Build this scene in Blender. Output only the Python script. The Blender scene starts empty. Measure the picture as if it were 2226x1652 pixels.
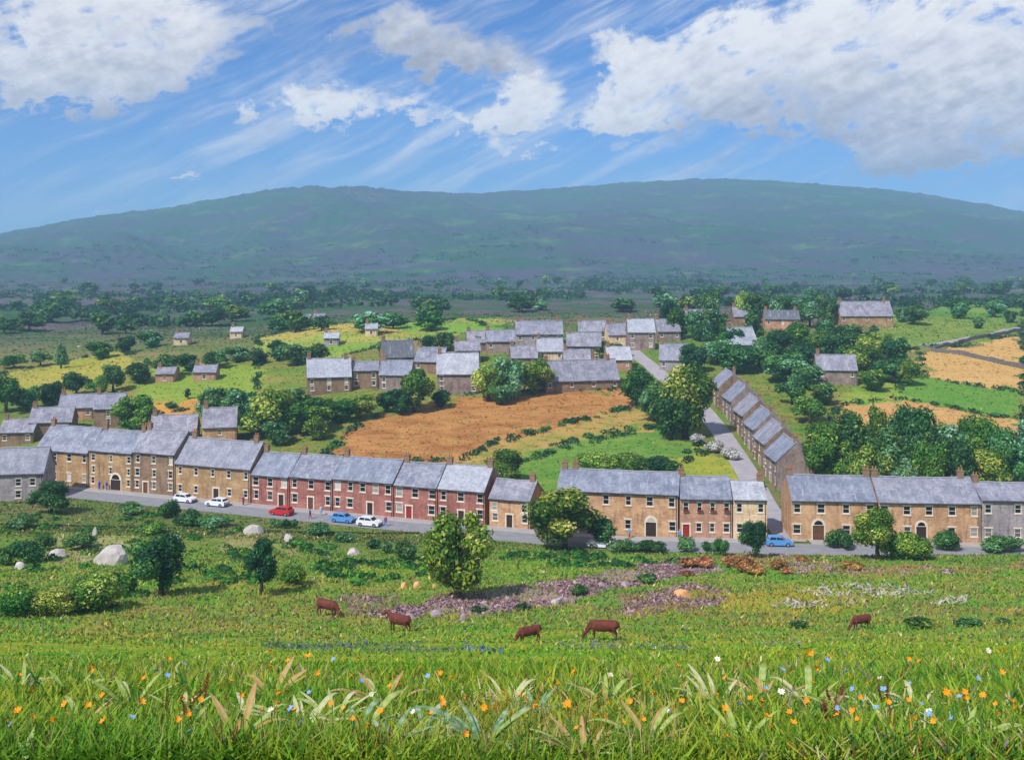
import bpy, bmesh, math, random
import numpy as np
from mathutils import Vector, Matrix
R = math.radians
random.seed(7)
SC = bpy.context.scene
COL = SC.collection

# ------------------------------------------------------------------ camera
EYE = 44.0; F = 2387.0; CX = 1113.0; HY = 549.0        # eye height over the street; focal length in picture units (2226 wide)
cam = bpy.data.cameras.new('camera'); cam_o = bpy.data.objects.new('camera', cam); COL.objects.link(cam_o)
cam_o.location = (0, 0, EYE); cam_o.rotation_euler = (R(90), 0, 0)
cam.sensor_width = 36; cam.lens = F / 2226 * 36; cam.shift_y = -277 / 2226
cam.clip_start = 0.1; cam.clip_end = 20000
SC.camera = cam_o

# ------------------------------------------------------------------ light, sky, exposure
SUN_AZ, SUN_EL = R(-142), R(47)                       # sun behind the viewer, to the left
SKY_STRENGTH = 0.10
sun = bpy.data.lights.new('sun', 'SUN'); sun.energy = 4.6; sun.angle = R(0.6); sun.color = (1, 0.955, 0.88)
sun_o = bpy.data.objects.new('sun', sun); COL.objects.link(sun_o)
sdir = Vector((math.sin(SUN_AZ) * math.cos(SUN_EL), math.cos(SUN_AZ) * math.cos(SUN_EL), math.sin(SUN_EL)))
sun_o.rotation_euler = sdir.to_track_quat('Z', 'Y').to_euler()
sun_o.location = (0, 0, 300)
vs = SC.view_settings
SC.display_settings.display_device = 'sRGB'
vs.view_transform = 'Standard'; vs.look = 'None'; vs.exposure = 0.08; vs.gamma = 1.0; vs.use_curve_mapping = False
try:
    SC.cycles.max_bounces = 4; SC.cycles.diffuse_bounces = 2; SC.cycles.glossy_bounces = 2; SC.cycles.transmission_bounces = 2; SC.cycles.volume_bounces = 1; SC.cycles.transparent_max_bounces = 8
    SC.cycles.use_denoising = True
except Exception: pass

def lin(c):
    return tuple(((v / 255.0) / 12.92 if v <= 10.3 else ((v / 255.0 + 0.055) / 1.055) ** 2.4) for v in c[:3])
def lin4(c): return lin(c) + (1.0,)

class NT:
    """tiny node-tree helper"""
    def __init__(self, tree): self.t = tree; self.n = tree.nodes; self.l = tree.links
    def node(self, typ, **kw):
        n = self.n.new(typ)
        for k, v in kw.items(): setattr(n, k, v)
        return n
    def put(self, sock, v):
        if hasattr(v, 'is_output') or isinstance(v, bpy.types.NodeSocket): self.l.new(v, sock)
        else: sock.default_value = v
    def math(self, op, a, b=None, c=None, clamp=False):
        n = self.n.new('ShaderNodeMath'); n.operation = op; n.use_clamp = clamp
        self.put(n.inputs[0], a)
        if b is not None: self.put(n.inputs[1], b)
        if c is not None: self.put(n.inputs[2], c)
        return n.outputs[0]
    def mix(self, f, a, b, blend='MIX'):
        n = self.n.new('ShaderNodeMix'); n.data_type = 'RGBA'; n.blend_type = blend
        self.put(n.inputs[0], f); self.put(n.inputs[6], a); self.put(n.inputs[7], b)
        return n.outputs[2]
    def ramp(self, f, stops, interp='LINEAR'):
        n = self.n.new('ShaderNodeValToRGB'); cr = n.color_ramp; cr.interpolation = interp
        while len(cr.elements) < len(stops): cr.elements.new(0.5)
        for e, (p, c) in zip(cr.elements, stops): e.position = p; e.color = c
        self.put(n.inputs[0], f); return n.outputs[0]
    def smooth(self, x, a, b):
        n = self.n.new('ShaderNodeMapRange'); n.interpolation_type = 'SMOOTHSTEP'
        self.put(n.inputs[0], x); n.inputs[1].default_value = a; n.inputs[2].default_value = b
        return n.outputs[0]
    def noise(self, vec, scale, detail=4, rough=0.55, dist=0.0):
        n = self.n.new('ShaderNodeTexNoise'); self.put(n.inputs['Vector'], vec)
        n.inputs['Scale'].default_value = scale; n.inputs['Detail'].default_value = detail
        n.inputs['Roughness'].default_value = rough; n.inputs['Distortion'].default_value = dist
        return n.outputs[0]
    def comb(self, x, y, z):
        n = self.n.new('ShaderNodeCombineXYZ')
        for s, v in zip(n.inputs, (x, y, z)): self.put(s, v)
        return n.outputs[0]

W = bpy.data.worlds.new('World'); SC.world = W; W.use_nodes = True
def build_sky():
    W.node_tree.nodes.clear(); k = NT(W.node_tree)
    tc = k.node('ShaderNodeTexCoord'); g = tc.outputs['Generated']
    sky = k.node('ShaderNodeTexSky'); sky.sky_type = 'NISHITA'; sky.sun_disc = False
    sky.sun_elevation = SUN_EL; sky.sun_rotation = SUN_AZ % (2 * math.pi)
    sky.altitude = 1200; sky.air_density = 1.0; sky.dust_density = 0.1; sky.ozone_density = 4.0
    blue = k.mix(1.0, sky.outputs[0], (0.37, 0.66, 1.08, 1), 'MULTIPLY')
    sep = k.node('ShaderNodeSeparateXYZ'); k.l.new(g, sep.inputs[0])
    x, y, z = sep.outputs
    az = k.math('ARCTAN2', x, y)
    el = k.math('ARCSINE', z)
    P = k.comb(az, el, 0.0)
    # cirrus drawn out along a rising diagonal
    ca, sa = math.cos(R(24)), math.sin(R(24))
    s1 = k.math('ADD', k.math('MULTIPLY', az, ca), k.math('MULTIPLY', el, sa))
    s2 = k.math('SUBTRACT', k.math('MULTIPLY', el, ca), k.math('MULTIPLY', az, sa))
    wob = k.noise(P, 7.0, 2)
    s2w = k.math('ADD', s2, k.math('MULTIPLY', wob, 0.03))
    streak = k.noise(k.comb(k.math('MULTIPLY', s1, 5.0), k.math('MULTIPLY', s2w, 46.0), 3.1), 1.0, 5, 0.62, 0.3)
    fine = k.noise(k.comb(k.math('MULTIPLY', s1, 13.0), k.math('MULTIPLY', s2w, 80.0), 8.1), 1.0, 3, 0.6)
    # cumulus masses: (picture x, y, rx, ry, weight, greyness)
    blobs = [(170, 60, 290, 90, .8, .3), (290, 140, 150, 86, .9, .5), (110, 205, 210, 72, .9, .4), 
             (880, 70, 250, 76, .74, .8), (1050, 130, 150, 40, .55, .85), (680, 235, 115, 56, 1.0, .0), (885, 225, 90, 38, .68, .05),
             (1150, 215, 84, 56, 1.0, .0), (1050, 265, 130, 28, .8, .0), (1390, 175, 70, 60, .98, .0), (1350, 265, 110, 32, .85, .0),
             (1500, 60, 170, 66, .68, .0), (1640, 150, 165, 86, .88, .25), (1740, 240, 220, 70, .86, .8), (1880, 70, 220, 90, .68, .05),
             (2140, 60, 190, 84, .7, .05), (2090, 215, 190, 130, .92, .5), (2140, 330, 160, 56, .7, .7), (1960, 340, 120, 38, .58, .8),
             (1150, 322, 270, 20, .62, .0), (405, 384, 44, 12, .75, .1), (130, 465, 190, 16, .42, .0)]
    nz = k.noise(P, 17.0, 6, 0.6, 0.3)
    nz2 = k.noise(k.comb(az, k.math('MULTIPLY', el, 1.5), 5.0), 44.0, 4, 0.62)
    azd = k.math('MULTIPLY_ADD', k.math('SUBTRACT', nz, 0.5), 0.11, az); eld = k.math('MULTIPLY_ADD', k.math('SUBTRACT', nz2, 0.5), 0.05, el)
    # masses lean with the wind: shear along the diagonal
    azd = k.math('MULTIPLY_ADD', el, -0.35, azd)
    tot = None; grey = None
    for bx, by, rx, ry, wgt, gr in blobs:
        e0 = math.atan((HY - by) / F); a0 = math.atan((bx - CX) / F) - 0.35 * e0
        u = k.math('MULTIPLY_ADD', azd, F / rx, -a0 * F / rx); v = k.math('MULTIPLY_ADD', eld, F / ry, -e0 * F / ry)
        r2 = k.math('MULTIPLY_ADD', v, v, k.math('MULTIPLY', u, u))
        gss = k.math('MULTIPLY', k.math('POWER', 0.42, r2), wgt)
        tot = gss if tot is None else k.math('ADD', tot, gss)
        under = k.math('MULTIPLY_ADD', v, -0.34, gr, clamp=True)      # undersides are greyer than tops
        gg = k.math('MULTIPLY', gss, under)
        grey = gg if grey is None else k.math('ADD', grey, gg)
    # the same broken cloud goes on over the rest of the sky
    inview = k.math('MULTIPLY', k.smooth(k.math('ABSOLUTE', az), 0.75, 0.5), k.smooth(el, 0.42, 0.26))
    big = k.noise(g, 3.2, 3, 0.55)
    other = k.math('MULTIPLY', k.smooth(big, 0.42, 0.68), k.math('SUBTRACT', 1.0, inview))
    tot = k.math('ADD', tot, other)
    grey = k.math('MULTIPLY_ADD', other, 0.35, grey)
    dens = k.math('MULTIPLY_ADD', k.math('SUBTRACT', nz, 0.5), 1.5, k.math('MINIMUM', tot, 0.92))
    dens = k.math('MULTIPLY_ADD', k.math('SUBTRACT', nz2, 0.5), 0.65, dens)
    dens = k.math('MULTIPLY_ADD', k.math('SUBTRACT', fine, 0.5), 0.7, dens)
    mask = k.smooth(dens, 0.43, 0.86)
    greyf = k.math('DIVIDE', grey, k.math('ADD', tot, 0.12), clamp=True)
    greyf = k.math('MULTIPLY_ADD', k.math('SUBTRACT', nz2, 0.5), 1.5, greyf)
    greyf = k.math('MULTIPLY_ADD', k.math('SUBTRACT', fine, 0.5), 0.9, greyf, clamp=True)
    wsp = k.math('MULTIPLY', k.smooth(streak, 0.42, 0.74), 0.66)
    wsp = k.math('MULTIPLY', wsp, k.smooth(el, 0.0, 0.09))
    m2 = k.math('MAXIMUM', mask, wsp)
    CS = SKY_STRENGTH * 2 ** vs.exposure
    def cl(c): return tuple(v / CS for v in lin(c)) + (1,)
    ccol = k.ramp(greyf, [(0.0, cl((255, 254, 253))), (0.3, cl((240, 238, 240))), (0.65, cl((204, 204, 212))), (1.0, cl((172, 172, 182)))])
    bl2 = k.mix(k.math('MULTIPLY', k.smooth(fine, 0.35, 0.75), 0.20), blue, cl((176, 208, 242)))
    out = k.mix(k.math('MULTIPLY', m2, 0.96), bl2, ccol)
    bg = k.node('ShaderNodeBackground'); k.l.new(out, bg.inputs[0]); bg.inputs[1].default_value = SKY_STRENGTH
    wo = k.node('ShaderNodeOutputWorld'); k.l.new(bg.outputs[0], wo.inputs[0])
build_sky()
W.cycles.sampling_method = 'NONE'

# ------------------------------------------------------------------ mesh and object helpers
def mesh_np(name, verts, faces, k=None, cols=None, vals=None, mat=None, smooth=False):
    """verts (n,3), faces (m,k) array -> mesh; cols point colour, vals point float"""
    verts = np.asarray(verts, dtype=np.float32); faces = np.asarray(faces, dtype=np.int32)
    m = bpy.data.meshes.new(name); nf, kk = faces.shape
    m.vertices.add(len(verts)); m.vertices.foreach_set('co', verts.ravel())
    m.loops.add(nf * kk); m.loops.foreach_set('vertex_index', faces.ravel())
    m.polygons.add(nf); m.polygons.foreach_set('loop_start', np.arange(0, nf * kk, kk, dtype=np.int32))
    m.update(calc_edges=True)
    for nm, arr in (cols or {}).items():
        a = m.attributes.new(nm, 'FLOAT_COLOR', 'POINT')
        c4 = np.ones((len(verts), 4), np.float32); c4[:, :3] = arr; a.data.foreach_set('color', c4.ravel())
    for nm, arr in (vals or {}).items():
        a = m.attributes.new(nm, 'FLOAT', 'POINT'); a.data.foreach_set('value', np.asarray(arr, np.float32))
    if smooth: m.polygons.foreach_set('use_smooth', np.ones(nf, dtype=bool))
    if mat: m.materials.append(mat)
    m.validate(); return m

class MB:
    """collects boxes, tubes and polygons for one mesh"""
    def __init__(self): self.v = []; self.f = []; self.mi = []
    def poly(self, pts, mi=0):
        b = len(self.v); self.v += [tuple(p) for p in pts]; self.f.append(tuple(range(b, b + len(pts)))); self.mi.append(mi)
    def box(self, x0, x1, y0, y1, z0, z1, mi=0):
        b = len(self.v)
        self.v += [(x0, y0, z0), (x1, y0, z0), (x1, y1, z0), (x0, y1, z0), (x0, y0, z1), (x1, y0, z1), (x1, y1, z1), (x0, y1, z1)]
        for q in ((0, 3, 2, 1), (4, 5, 6, 7), (0, 1, 5, 4), (1, 2, 6, 5), (2, 3, 7, 6), (3, 0, 4, 7)):
            self.f.append(tuple(b + i for i in q)); self.mi.append(mi)
    def prism(self, prof, x0, x1, mi=0):
        """closed (y,z) profile pushed along x"""
        n = len(prof); b = len(self.v)
        self.v += [(x0, p[0], p[1]) for p in prof] + [(x1, p[0], p[1]) for p in prof]
        for i in range(n):
            j = (i + 1) % n; self.f.append((b + i, b + j, b + n + j, b + n + i)); self.mi.append(mi)
        self.f.append(tuple(b + i for i in reversed(range(n)))); self.mi.append(mi)
        self.f.append(tuple(b + n + i for i in range(n))); self.mi.append(mi)
    def tube(self, pts, rad, n=8, mi=0, cap=True):
        """tube through pts; rad is a number or (side, up) pair per point"""
        pts = [Vector(p) for p in pts]; b = len(self.v)
        for i, p in enumerate(pts):
            d = (pts[min(i + 1, len(pts) - 1)] - pts[max(i - 1, 0)]).normalized()
            ref = Vector((0, 0, 1)) if abs(d.z) < 0.9 else Vector((0, 1, 0))
            s = d.cross(ref).normalized(); u = s.cross(d).normalized()
            r = rad[i] if isinstance(rad, (list, tuple)) else rad
            rs, ru = r if isinstance(r, (list, tuple)) else (r, r)
            for j in range(n):
                a = 2 * math.pi * j / n; q = p + s * (math.cos(a) * rs) + u * (math.sin(a) * ru); self.v.append(tuple(q))
        for i in range(len(pts) - 1):
            for j in range(n):
                self.f.append((b + i * n + j, b + i * n + (j + 1) % n, b + (i + 1) * n + (j + 1) % n, b + (i + 1) * n + j)); self.mi.append(mi)
        if cap:
            self.f.append(tuple(b + j for j in reversed(range(n)))); self.mi.append(mi)
            e = b + (len(pts) - 1) * n; self.f.append(tuple(e + j for j in range(n))); self.mi.append(mi)
    def ball(self, c, r, n=8, m=6, mi=0):
        pts = []; rr = []
        for i in range(m + 1):
            t = math.pi * i / m; pts.append((c[0], c[1], c[2] - math.cos(t) * r[2])); rr.append((max(math.sin(t), .02) * r[0], max(math.sin(t), .02) * r[1]))
        self.tube(pts, rr, n, mi)
    def mesh(self, name, mats, smooth=False):
        m = bpy.data.meshes.new(name); m.from_pydata(self.v, [], self.f); m.update()
        for mt in (mats if isinstance(mats, (list, tuple)) else [mats]): m.materials.append(mt)
        m.polygons.foreach_set('material_index', self.mi)
        if smooth: m.polygons.foreach_set('use_smooth', [True] * len(self.f))
        return m

def obj(name, mesh, parent=None, loc=(0, 0, 0), rz=0.0, scale=None):
    o = bpy.data.objects.new(name, mesh); COL.objects.link(o)
    o.location = loc; o.rotation_euler = (0, 0, rz)
    if scale is not None: o.scale = scale
    if parent is not None: o.parent = parent
    return o
def tag(o, label=None, cat=None, group=None, kind=None):
    if label: o['label'] = label
    if cat: o['category'] = cat
    if group: o['group'] = group
    if kind: o['kind'] = kind
    return o
def thing(name, label, cat, loc, rz=0.0, group=None):
    return tag(obj(name, None, None, loc, rz), label, cat, group)

# ------------------------------------------------------------------ numeric noise
def _h(ix, iy, s):
    n = (ix.astype(np.int64) * 374761393 + iy.astype(np.int64) * 668265263 + s * 974634777) & 0x7fffffff
    n = ((n ^ (n >> 13)) * 1274126177) & 0x7fffffff
    return ((n ^ (n >> 16)) & 0xffff) / 65535.0
def vnoise(x, y, s=0):
    x = np.asarray(x, float); y = np.asarray(y, float); ix = np.floor(x); iy = np.floor(y); fx = x - ix; fy = y - iy
    fx = fx * fx * (3 - 2 * fx); fy = fy * fy * (3 - 2 * fy)
    a = _h(ix, iy, s); b = _h(ix + 1, iy, s); c = _h(ix, iy + 1, s); d = _h(ix + 1, iy + 1, s)
    return (a + (b - a) * fx) * (1 - fy) + (c + (d - c) * fx) * fy
def fbm(x, y, s=0, o=4):
    t = 0; a = 0.5; n = 0
    for i in range(o): t = t + a * vnoise(x * 2 ** i, y * 2 ** i, s + i * 17); n += a; a *= 0.5
    return t / n
def sstep(x, a, b):
    t = np.clip((x - a) / (b - a), 0, 1); return t * t * (3 - 2 * t)

# ------------------------------------------------------------------ the lie of the land
SX = [-300, -110, -84, -24, 5, 17.6, 64, 110, 300]; SY = [290, 217, 207, 184, 173.5, 170, 166.5, 164, 155]
def street(X):                                          # line of the house fronts along the main street
    return np.interp(X, SX, SY)
NEAR_Y = [-80, -20, 0, 3, 5.5, 8, 12, 22, 45, 75, 88, 100, 113, 130, 150]
NEAR_Z = [43.5, 43.2, 42.4, 41.9, 41.46, 40.6, 39.2, 35.65, 27.6, 17.4, 13.7, 10.9, 8.45, 5.6, 2.6]
FAR_Y = [225, 240, 260, 275, 300, 330, 380, 450, 600, 900, 1300, 1800]
FAR_U = [-.46, -.28, -.12, .06, .2, .44]
FAR_Z = [[.6, 2.7, 5.2, 6.2, 8.0, 9.3, 10.4, 9.8, 7.5, 6, 5, 8],
         [.9, 2.8, 5.0, 6.6, 9.5, 12., 13.5, 12.5, 9.5, 7, 5.5, 9],
         [2.6, 4.4, 7.0, 8.8, 13.2, 16.2, 18.5, 17.0, 13.4, 9, 6, 10],
         [3.0, 4.6, 7.2, 9.0, 13.7, 16.9, 19.4, 17.8, 14, 9.7, 6.4, 11],
         [3.2, 4.8, 7.4, 9.2, 13.5, 17.0, 20.0, 19.0, 15, 9.7, 6.4, 11],
         [4.3, 5.9, 7.1, 8.0, 10.5, 13., 16., 17., 14.4, 9.7, 6.4, 11]]
_ly = np.linspace(math.log(190), math.log(1900), 500)
_ft = []
for row in FAR_Z:
    z = np.interp(_ly, np.log([190] + FAR_Y), [0.3] + row)
    kx = np.hanning(27); kx /= kx.sum(); zp = np.pad(z, 13, mode='edge'); _ft.append(np.convolve(zp, kx, 'valid'))
_ft = np.array(_ft)
_ny = np.linspace(-80, 150, 1200); _nz = np.interp(_ny, NEAR_Y, NEAR_Z)
_k = np.hanning(41); _k /= _k.sum(); _nz = np.convolve(np.pad(_nz, 20, mode='edge'), _k, 'valid')
_near_fine = np.interp(_ny, NEAR_Y, NEAR_Z); _wn = sstep(_ny, 10, 20); _nz = _near_fine * (1 - _wn) + _nz * _wn
RIDGE_X = [-700, -300, 0, 200, 400, 560, 680, 780, 900, 1050, 1200, 1400, 1560, 1700, 1850, 2000, 2150, 2226, 2500, 2900]
RIDGE_Y = [560, 540, 508, 472, 446, 418, 406, 408, 416, 420, 410, 397, 389, 393, 406, 420, 446, 462, 500, 530]
def terrain(X, Y):
    X = np.asarray(X, float); Y = np.asarray(Y, float); X, Y = np.broadcast_arrays(X, Y)
    u = np.clip(X / np.maximum(Y, 1.0), -.8, .8)
    S = street(X)
    zn = np.interp(Y, _ny, _nz)
    t = sstep(Y, 150, np.maximum(S - 11, 152)); zn = np.where(Y > 150, 2.6 * (1 - t) + 0 * t, zn)
    # far columns
    ly = np.log(np.clip(Y, 191, 1899)); fi = (ly - _ly[0]) / (_ly[-1] - _ly[0]) * 499; i0 = np.clip(fi.astype(int), 0, 498); fr = fi - i0
    ui = np.interp(u, FAR_U, np.arange(len(FAR_U))); c0 = np.clip(ui.astype(int), 0, len(FAR_U) - 2); cf = ui - c0; cf = cf * cf * (3 - 2 * cf)
    def col(c): return _ft[c, i0] * (1 - fr) + _ft[c, i0 + 1] * fr
    zf = col(c0) * (1 - cf) + col(c0 + 1) * cf
    b = sstep(Y, S + 13, S + 38)
    z = np.where(Y < S + 13, zn, zf * b)
    # hills
    px = u * F + CX
    yr = np.interp(px, RIDGE_X, RIDGE_Y); Yr = 2750 + 500 * sstep(px, 700, 1300)
    zr = EYE + (HY - yr) / F * Yr
    th = np.clip((Y - 1500) / (Yr - 1500), 0, 1.35)
    prof = np.where(th < 1, th ** 1.55 * (1.55 - .55 * th), 1 - (th - 1) ** 2 * 3)
    fold = ((fbm(X / 420, Y / 420, 5, 4) - .5) * 110 - np.abs(fbm(X / 260 + Y / 900, Y / 700, 15, 3) - .5) * 120 + 22) * np.clip(th * (1.02 - th) * 2.6, 0, 1)
    rough = (fbm(X / 60, Y / 60, 9, 3) - .5) * 9 * np.clip(th * 2, 0, 1)
    z = z + np.where(Y > 1500, (zr - z) * prof + fold + rough, 0)
    # bumps
    amp = np.interp(Y, [0, 10, 30, 120, 150, 160, 230, 260, 400, 900, 2000], [.05, .08, .35, .7, .4, 0, 0, .5, 1.2, 4, 6])
    lane_w = np.clip((np.abs(X - 44) - 5) / 6, 0, 1); amp = np.where((Y > 165) & (Y < 340), amp * lane_w, amp)
    z = z + (fbm(X / 14, Y / 14, 3, 4) - .5) * 2 * amp
    return z
def tz(X, Y): return float(terrain(X, Y))
_gy = np.concatenate([np.linspace(4.5, 160, 2600), np.exp(np.linspace(math.log(160.1), math.log(3400), 3500))])
def ground(px, py):
    """where the ray through a picture position meets the ground"""
    u = (px - CX) / F; z = terrain(u * _gy, _gy); yp = HY + (EYE - z) / _gy * F
    i = int(np.argmax(yp <= py)); 
    if yp[i] > py: i = len(_gy) - 1
    Y = _gy[i]; return Vector((u * Y, Y, z[i]))
def on_street(px):
    """X on the house line seen at picture x"""
    u = (px - CX) / F; Y = 180.0
    for _ in range(60): Y = 0.5 * Y + 0.5 * float(street(u * Y))
    return u * Y, Y

# ------------------------------------------------------------------ materials
def newmat(name):
    m = bpy.data.materials.new(name); m.use_nodes = True; m.node_tree.nodes.clear()
    k = NT(m.node_tree); out = k.node('ShaderNodeOutputMaterial'); b = k.node('ShaderNodeBsdfPrincipled')
    k.l.new(b.outputs[0], out.inputs[0]); return m, k, b, out
def mat_simple(name, c, rough=.8, var=.25, scale=2.0, spec=.25, metal=0.0, bump=0.0, bscale=None):
    m, k, b, out = newmat(name); tc = k.node('ShaderNodeTexCoord'); ob = k.node('ShaderNodeObjectInfo')
    vec = k.node('ShaderNodeVectorMath'); vec.operation = 'ADD'; k.l.new(tc.outputs['Object'], vec.inputs[0]); 
    sc_ = k.node('ShaderNodeVectorMath'); sc_.operation = 'SCALE'; k.l.new(ob.outputs['Location'], sc_.inputs[0]); sc_.inputs['Scale'].default_value = 1.0
    k.l.new(sc_.outputs[0], vec.inputs[1])
    n = k.noise(vec.outputs[0], scale, 6, .65)
    c0 = lin(c); lo = tuple(v * (1 - var) for v in c0) + (1,); hi = tuple(min(v * (1 + var), .95) for v in c0) + (1,)
    colr = k.ramp(n, [(.3, lo), (.7, hi)])
    k.l.new(colr, b.inputs['Base Color']); b.inputs['Roughness'].default_value = rough
    b.inputs['Specular IOR Level'].default_value = spec; b.inputs['Metallic'].default_value = metal
    if bump:
        bp = k.node('ShaderNodeBump'); bp.inputs['Strength'].default_value = bump; bp.inputs['Distance'].default_value = .05
        k.l.new(k.noise(vec.outputs[0], bscale or scale * 4, 5, .6), bp.inputs['Height']); k.l.new(bp.outputs[0], b.inputs['Normal'])
    return m
def mat_wall(name, c, c2, stain=(70, 62, 60)):
    m, k, b, out = newmat(name); tc = k.node('ShaderNodeTexCoord'); g = k.node('ShaderNodeNewGeometry'); P = g.outputs['Position']
    n1 = k.noise(P, .55, 5, .6); n2 = k.noise(P, 3.2, 5, .7)
    mp = k.node('ShaderNodeMapping'); k.l.new(P, mp.inputs[0]); mp.inputs['Scale'].default_value = (1.7, 1.7, .22)
    n3 = k.noise(mp.outputs[0], 1.0, 5, .65)
    # coursed stone / brick
    sp = k.node('ShaderNodeSeparateXYZ'); k.l.new(P, sp.inputs[0])
    br = k.node('ShaderNodeTexBrick'); k.l.new(k.comb(k.math('ADD', sp.outputs[0], sp.outputs[1]), sp.outputs[2], 0.0), br.inputs[0])
    br.inputs['Scale'].default_value = 1.0; br.inputs['Brick Width'].default_value = .55; br.inputs['Row Height'].default_value = .24; br.inputs['Mortar Size'].default_value = .02
    br.inputs['Color1'].default_value = (.75, .75, .75, 1); br.inputs['Color2'].default_value = (1.15, 1.12, 1.08, 1); br.inputs['Mortar'].default_value = (1.05, 1.02, 1.0, 1)
    col = k.mix(k.smooth(n1, .35, .65), lin4(c), lin4(c2))
    col = k.mix(k.math('MULTIPLY', k.smooth(n2, .45, .75), .45), col, lin4(tuple(min(255, v * 1.25 + 18) for v in c2)))
    col = k.mix(k.math('MULTIPLY', k.smooth(n3, .5, .74), .6), col, lin4(stain))
    col = k.mix(.6, col, br.outputs[0], 'MULTIPLY')
    k.l.new(col, b.inputs['Base Color']); b.inputs['Roughness'].default_value = .9; b.inputs['Specular IOR Level'].default_value = .15
    bp = k.node('ShaderNodeBump'); bp.inputs['Strength'].default_value = .5; bp.inputs['Distance'].default_value = .06
    k.l.new(k.math('ADD', n2, k.math('MULTIPLY', br.outputs['Fac'], -.6)), bp.inputs['Height']); k.l.new(bp.outputs[0], b.inputs['Normal'])
    return m
def mat_roof(name, c, c2):
    m, k, b, out = newmat(name); tc = k.node('ShaderNodeTexCoord'); O = tc.outputs['Object']; ob = k.node('ShaderNodeObjectInfo')
    sp = k.node('ShaderNodeSeparateXYZ'); k.l.new(O, sp.inputs[0])
    v = k.math('ADD', sp.outputs[2], k.math('MULTIPLY', ob.outputs['Random'], 17.0))
    br = k.node('ShaderNodeTexBrick'); k.l.new(k.comb(sp.outputs[0], k.math('MULTIPLY', v, 1.6), 0.0), br.inputs[0])
    br.inputs['Scale'].default_value = 1.0; br.inputs['Brick Width'].default_value = .42; br.inputs['Row Height'].default_value = .30; br.inputs['Mortar Size'].default_value = .012
    br.inputs['Color1'].default_value = (.72, .74, .78, 1); br.inputs['Color2'].default_value = (1.2, 1.2, 1.18, 1); br.inputs['Mortar'].default_value = (.45, .45, .5, 1)
    g = k.node('ShaderNodeNewGeometry'); P = g.outputs['Position']
    n1 = k.noise(P, .5, 5, .65); mp = k.node('ShaderNodeMapping'); k.l.new(O, mp.inputs[0]); mp.inputs['Scale'].default_value = (2.4, .3, .3)
    n2 = k.noise(mp.outputs[0], 1.0, 5, .65); n3 = k.noise(P, 2.2, 4, .6)
    col = k.mix(k.smooth(n1, .35, .65), lin4(c), lin4(c2))
    col = k.mix(k.math('MULTIPLY', k.smooth(n2, .52, .72), .6), col, lin4((206, 208, 216)))
    col = k.mix(k.math('MULTIPLY', k.smooth(n3, .56, .74), .6), col, lin4((108, 108, 88)))
    col = k.mix(.8, col, br.outputs[0], 'MULTIPLY')
    col = k.mix(k.math('MULTIPLY', ob.outputs['Random'], .3), col, lin4((120, 136, 160)))
    k.l.new(col, b.inputs['Base Color']); b.inputs['Roughness'].default_value = .55; b.inputs['Specular IOR Level'].default_value = .35
    bp = k.node('ShaderNodeBump'); bp.inputs['Strength'].default_value = .6; bp.inputs['Distance'].default_value = .05
    k.l.new(k.math('ADD', n3, k.math('MULTIPLY', br.outputs['Fac'], -.7)), bp.inputs['Height']); k.l.new(bp.outputs[0], b.inputs['Normal'])
    return m
def mat_leaf(name, stops, trans=.35, objvar=.5):
    """leaf colour picked per leaf ('rnd') with a drift from plant to plant"""
    m, k, b, out = newmat(name)
    at = k.node('ShaderNodeAttribute'); at.attribute_name = 'rnd'; ob = k.node('ShaderNodeObjectInfo')
    r = k.math('ADD', at.outputs['Fac'], k.math('MULTIPLY', k.math('MULTIPLY_ADD', ob.outputs['Object Index'], .1, -.5), objvar), clamp=True)
    col = k.ramp(r, [(p, lin4(c)) for p, c in stops])
    hs = k.node('ShaderNodeHueSaturation'); k.l.new(col, hs.inputs['Color']); k.put(hs.inputs['Hue'], k.math('MULTIPLY_ADD', k.math('FRACT', k.math('MULTIPLY', ob.outputs['Random'], 7.3)), .05, .478)); k.put(hs.inputs['Value'], k.math('MULTIPLY_ADD', k.math('FRACT', k.math('MULTIPLY', ob.outputs['Random'], 13.7)), .32, .88)); col = hs.outputs[0]
    k.l.new(col, b.inputs['Base Color']); b.inputs['Roughness'].default_value = .6; b.inputs['Specular IOR Level'].default_value = .2
    tr = k.node('ShaderNodeBsdfTranslucent'); k.l.new(col, tr.inputs[0])
    mx = k.node('ShaderNodeMixShader'); mx.inputs[0].default_value = trans; k.l.new(b.outputs[0], mx.inputs[1]); k.l.new(tr.outputs[0], mx.inputs[2]); k.l.new(mx.outputs[0], out.inputs[0])
    return m
def mat_colattr(name, trans=.3, rough=.7):
    m, k, b, out = newmat(name); at = k.node('ShaderNodeAttribute'); at.attribute_name = 'col'
    k.l.new(at.outputs['Color'], b.inputs['Base Color']); b.inputs['Roughness'].default_value = rough; b.inputs['Specular IOR Level'].default_value = .15
    tr = k.node('ShaderNodeBsdfTranslucent'); k.l.new(at.outputs['Color'], tr.inputs[0])
    mx = k.node('ShaderNodeMixShader'); mx.inputs[0].default_value = trans; k.l.new(b.outputs[0], mx.inputs[1]); k.l.new(tr.outputs[0], mx.inputs[2]); k.l.new(mx.outputs[0], out.inputs[0])
    return m
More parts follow.
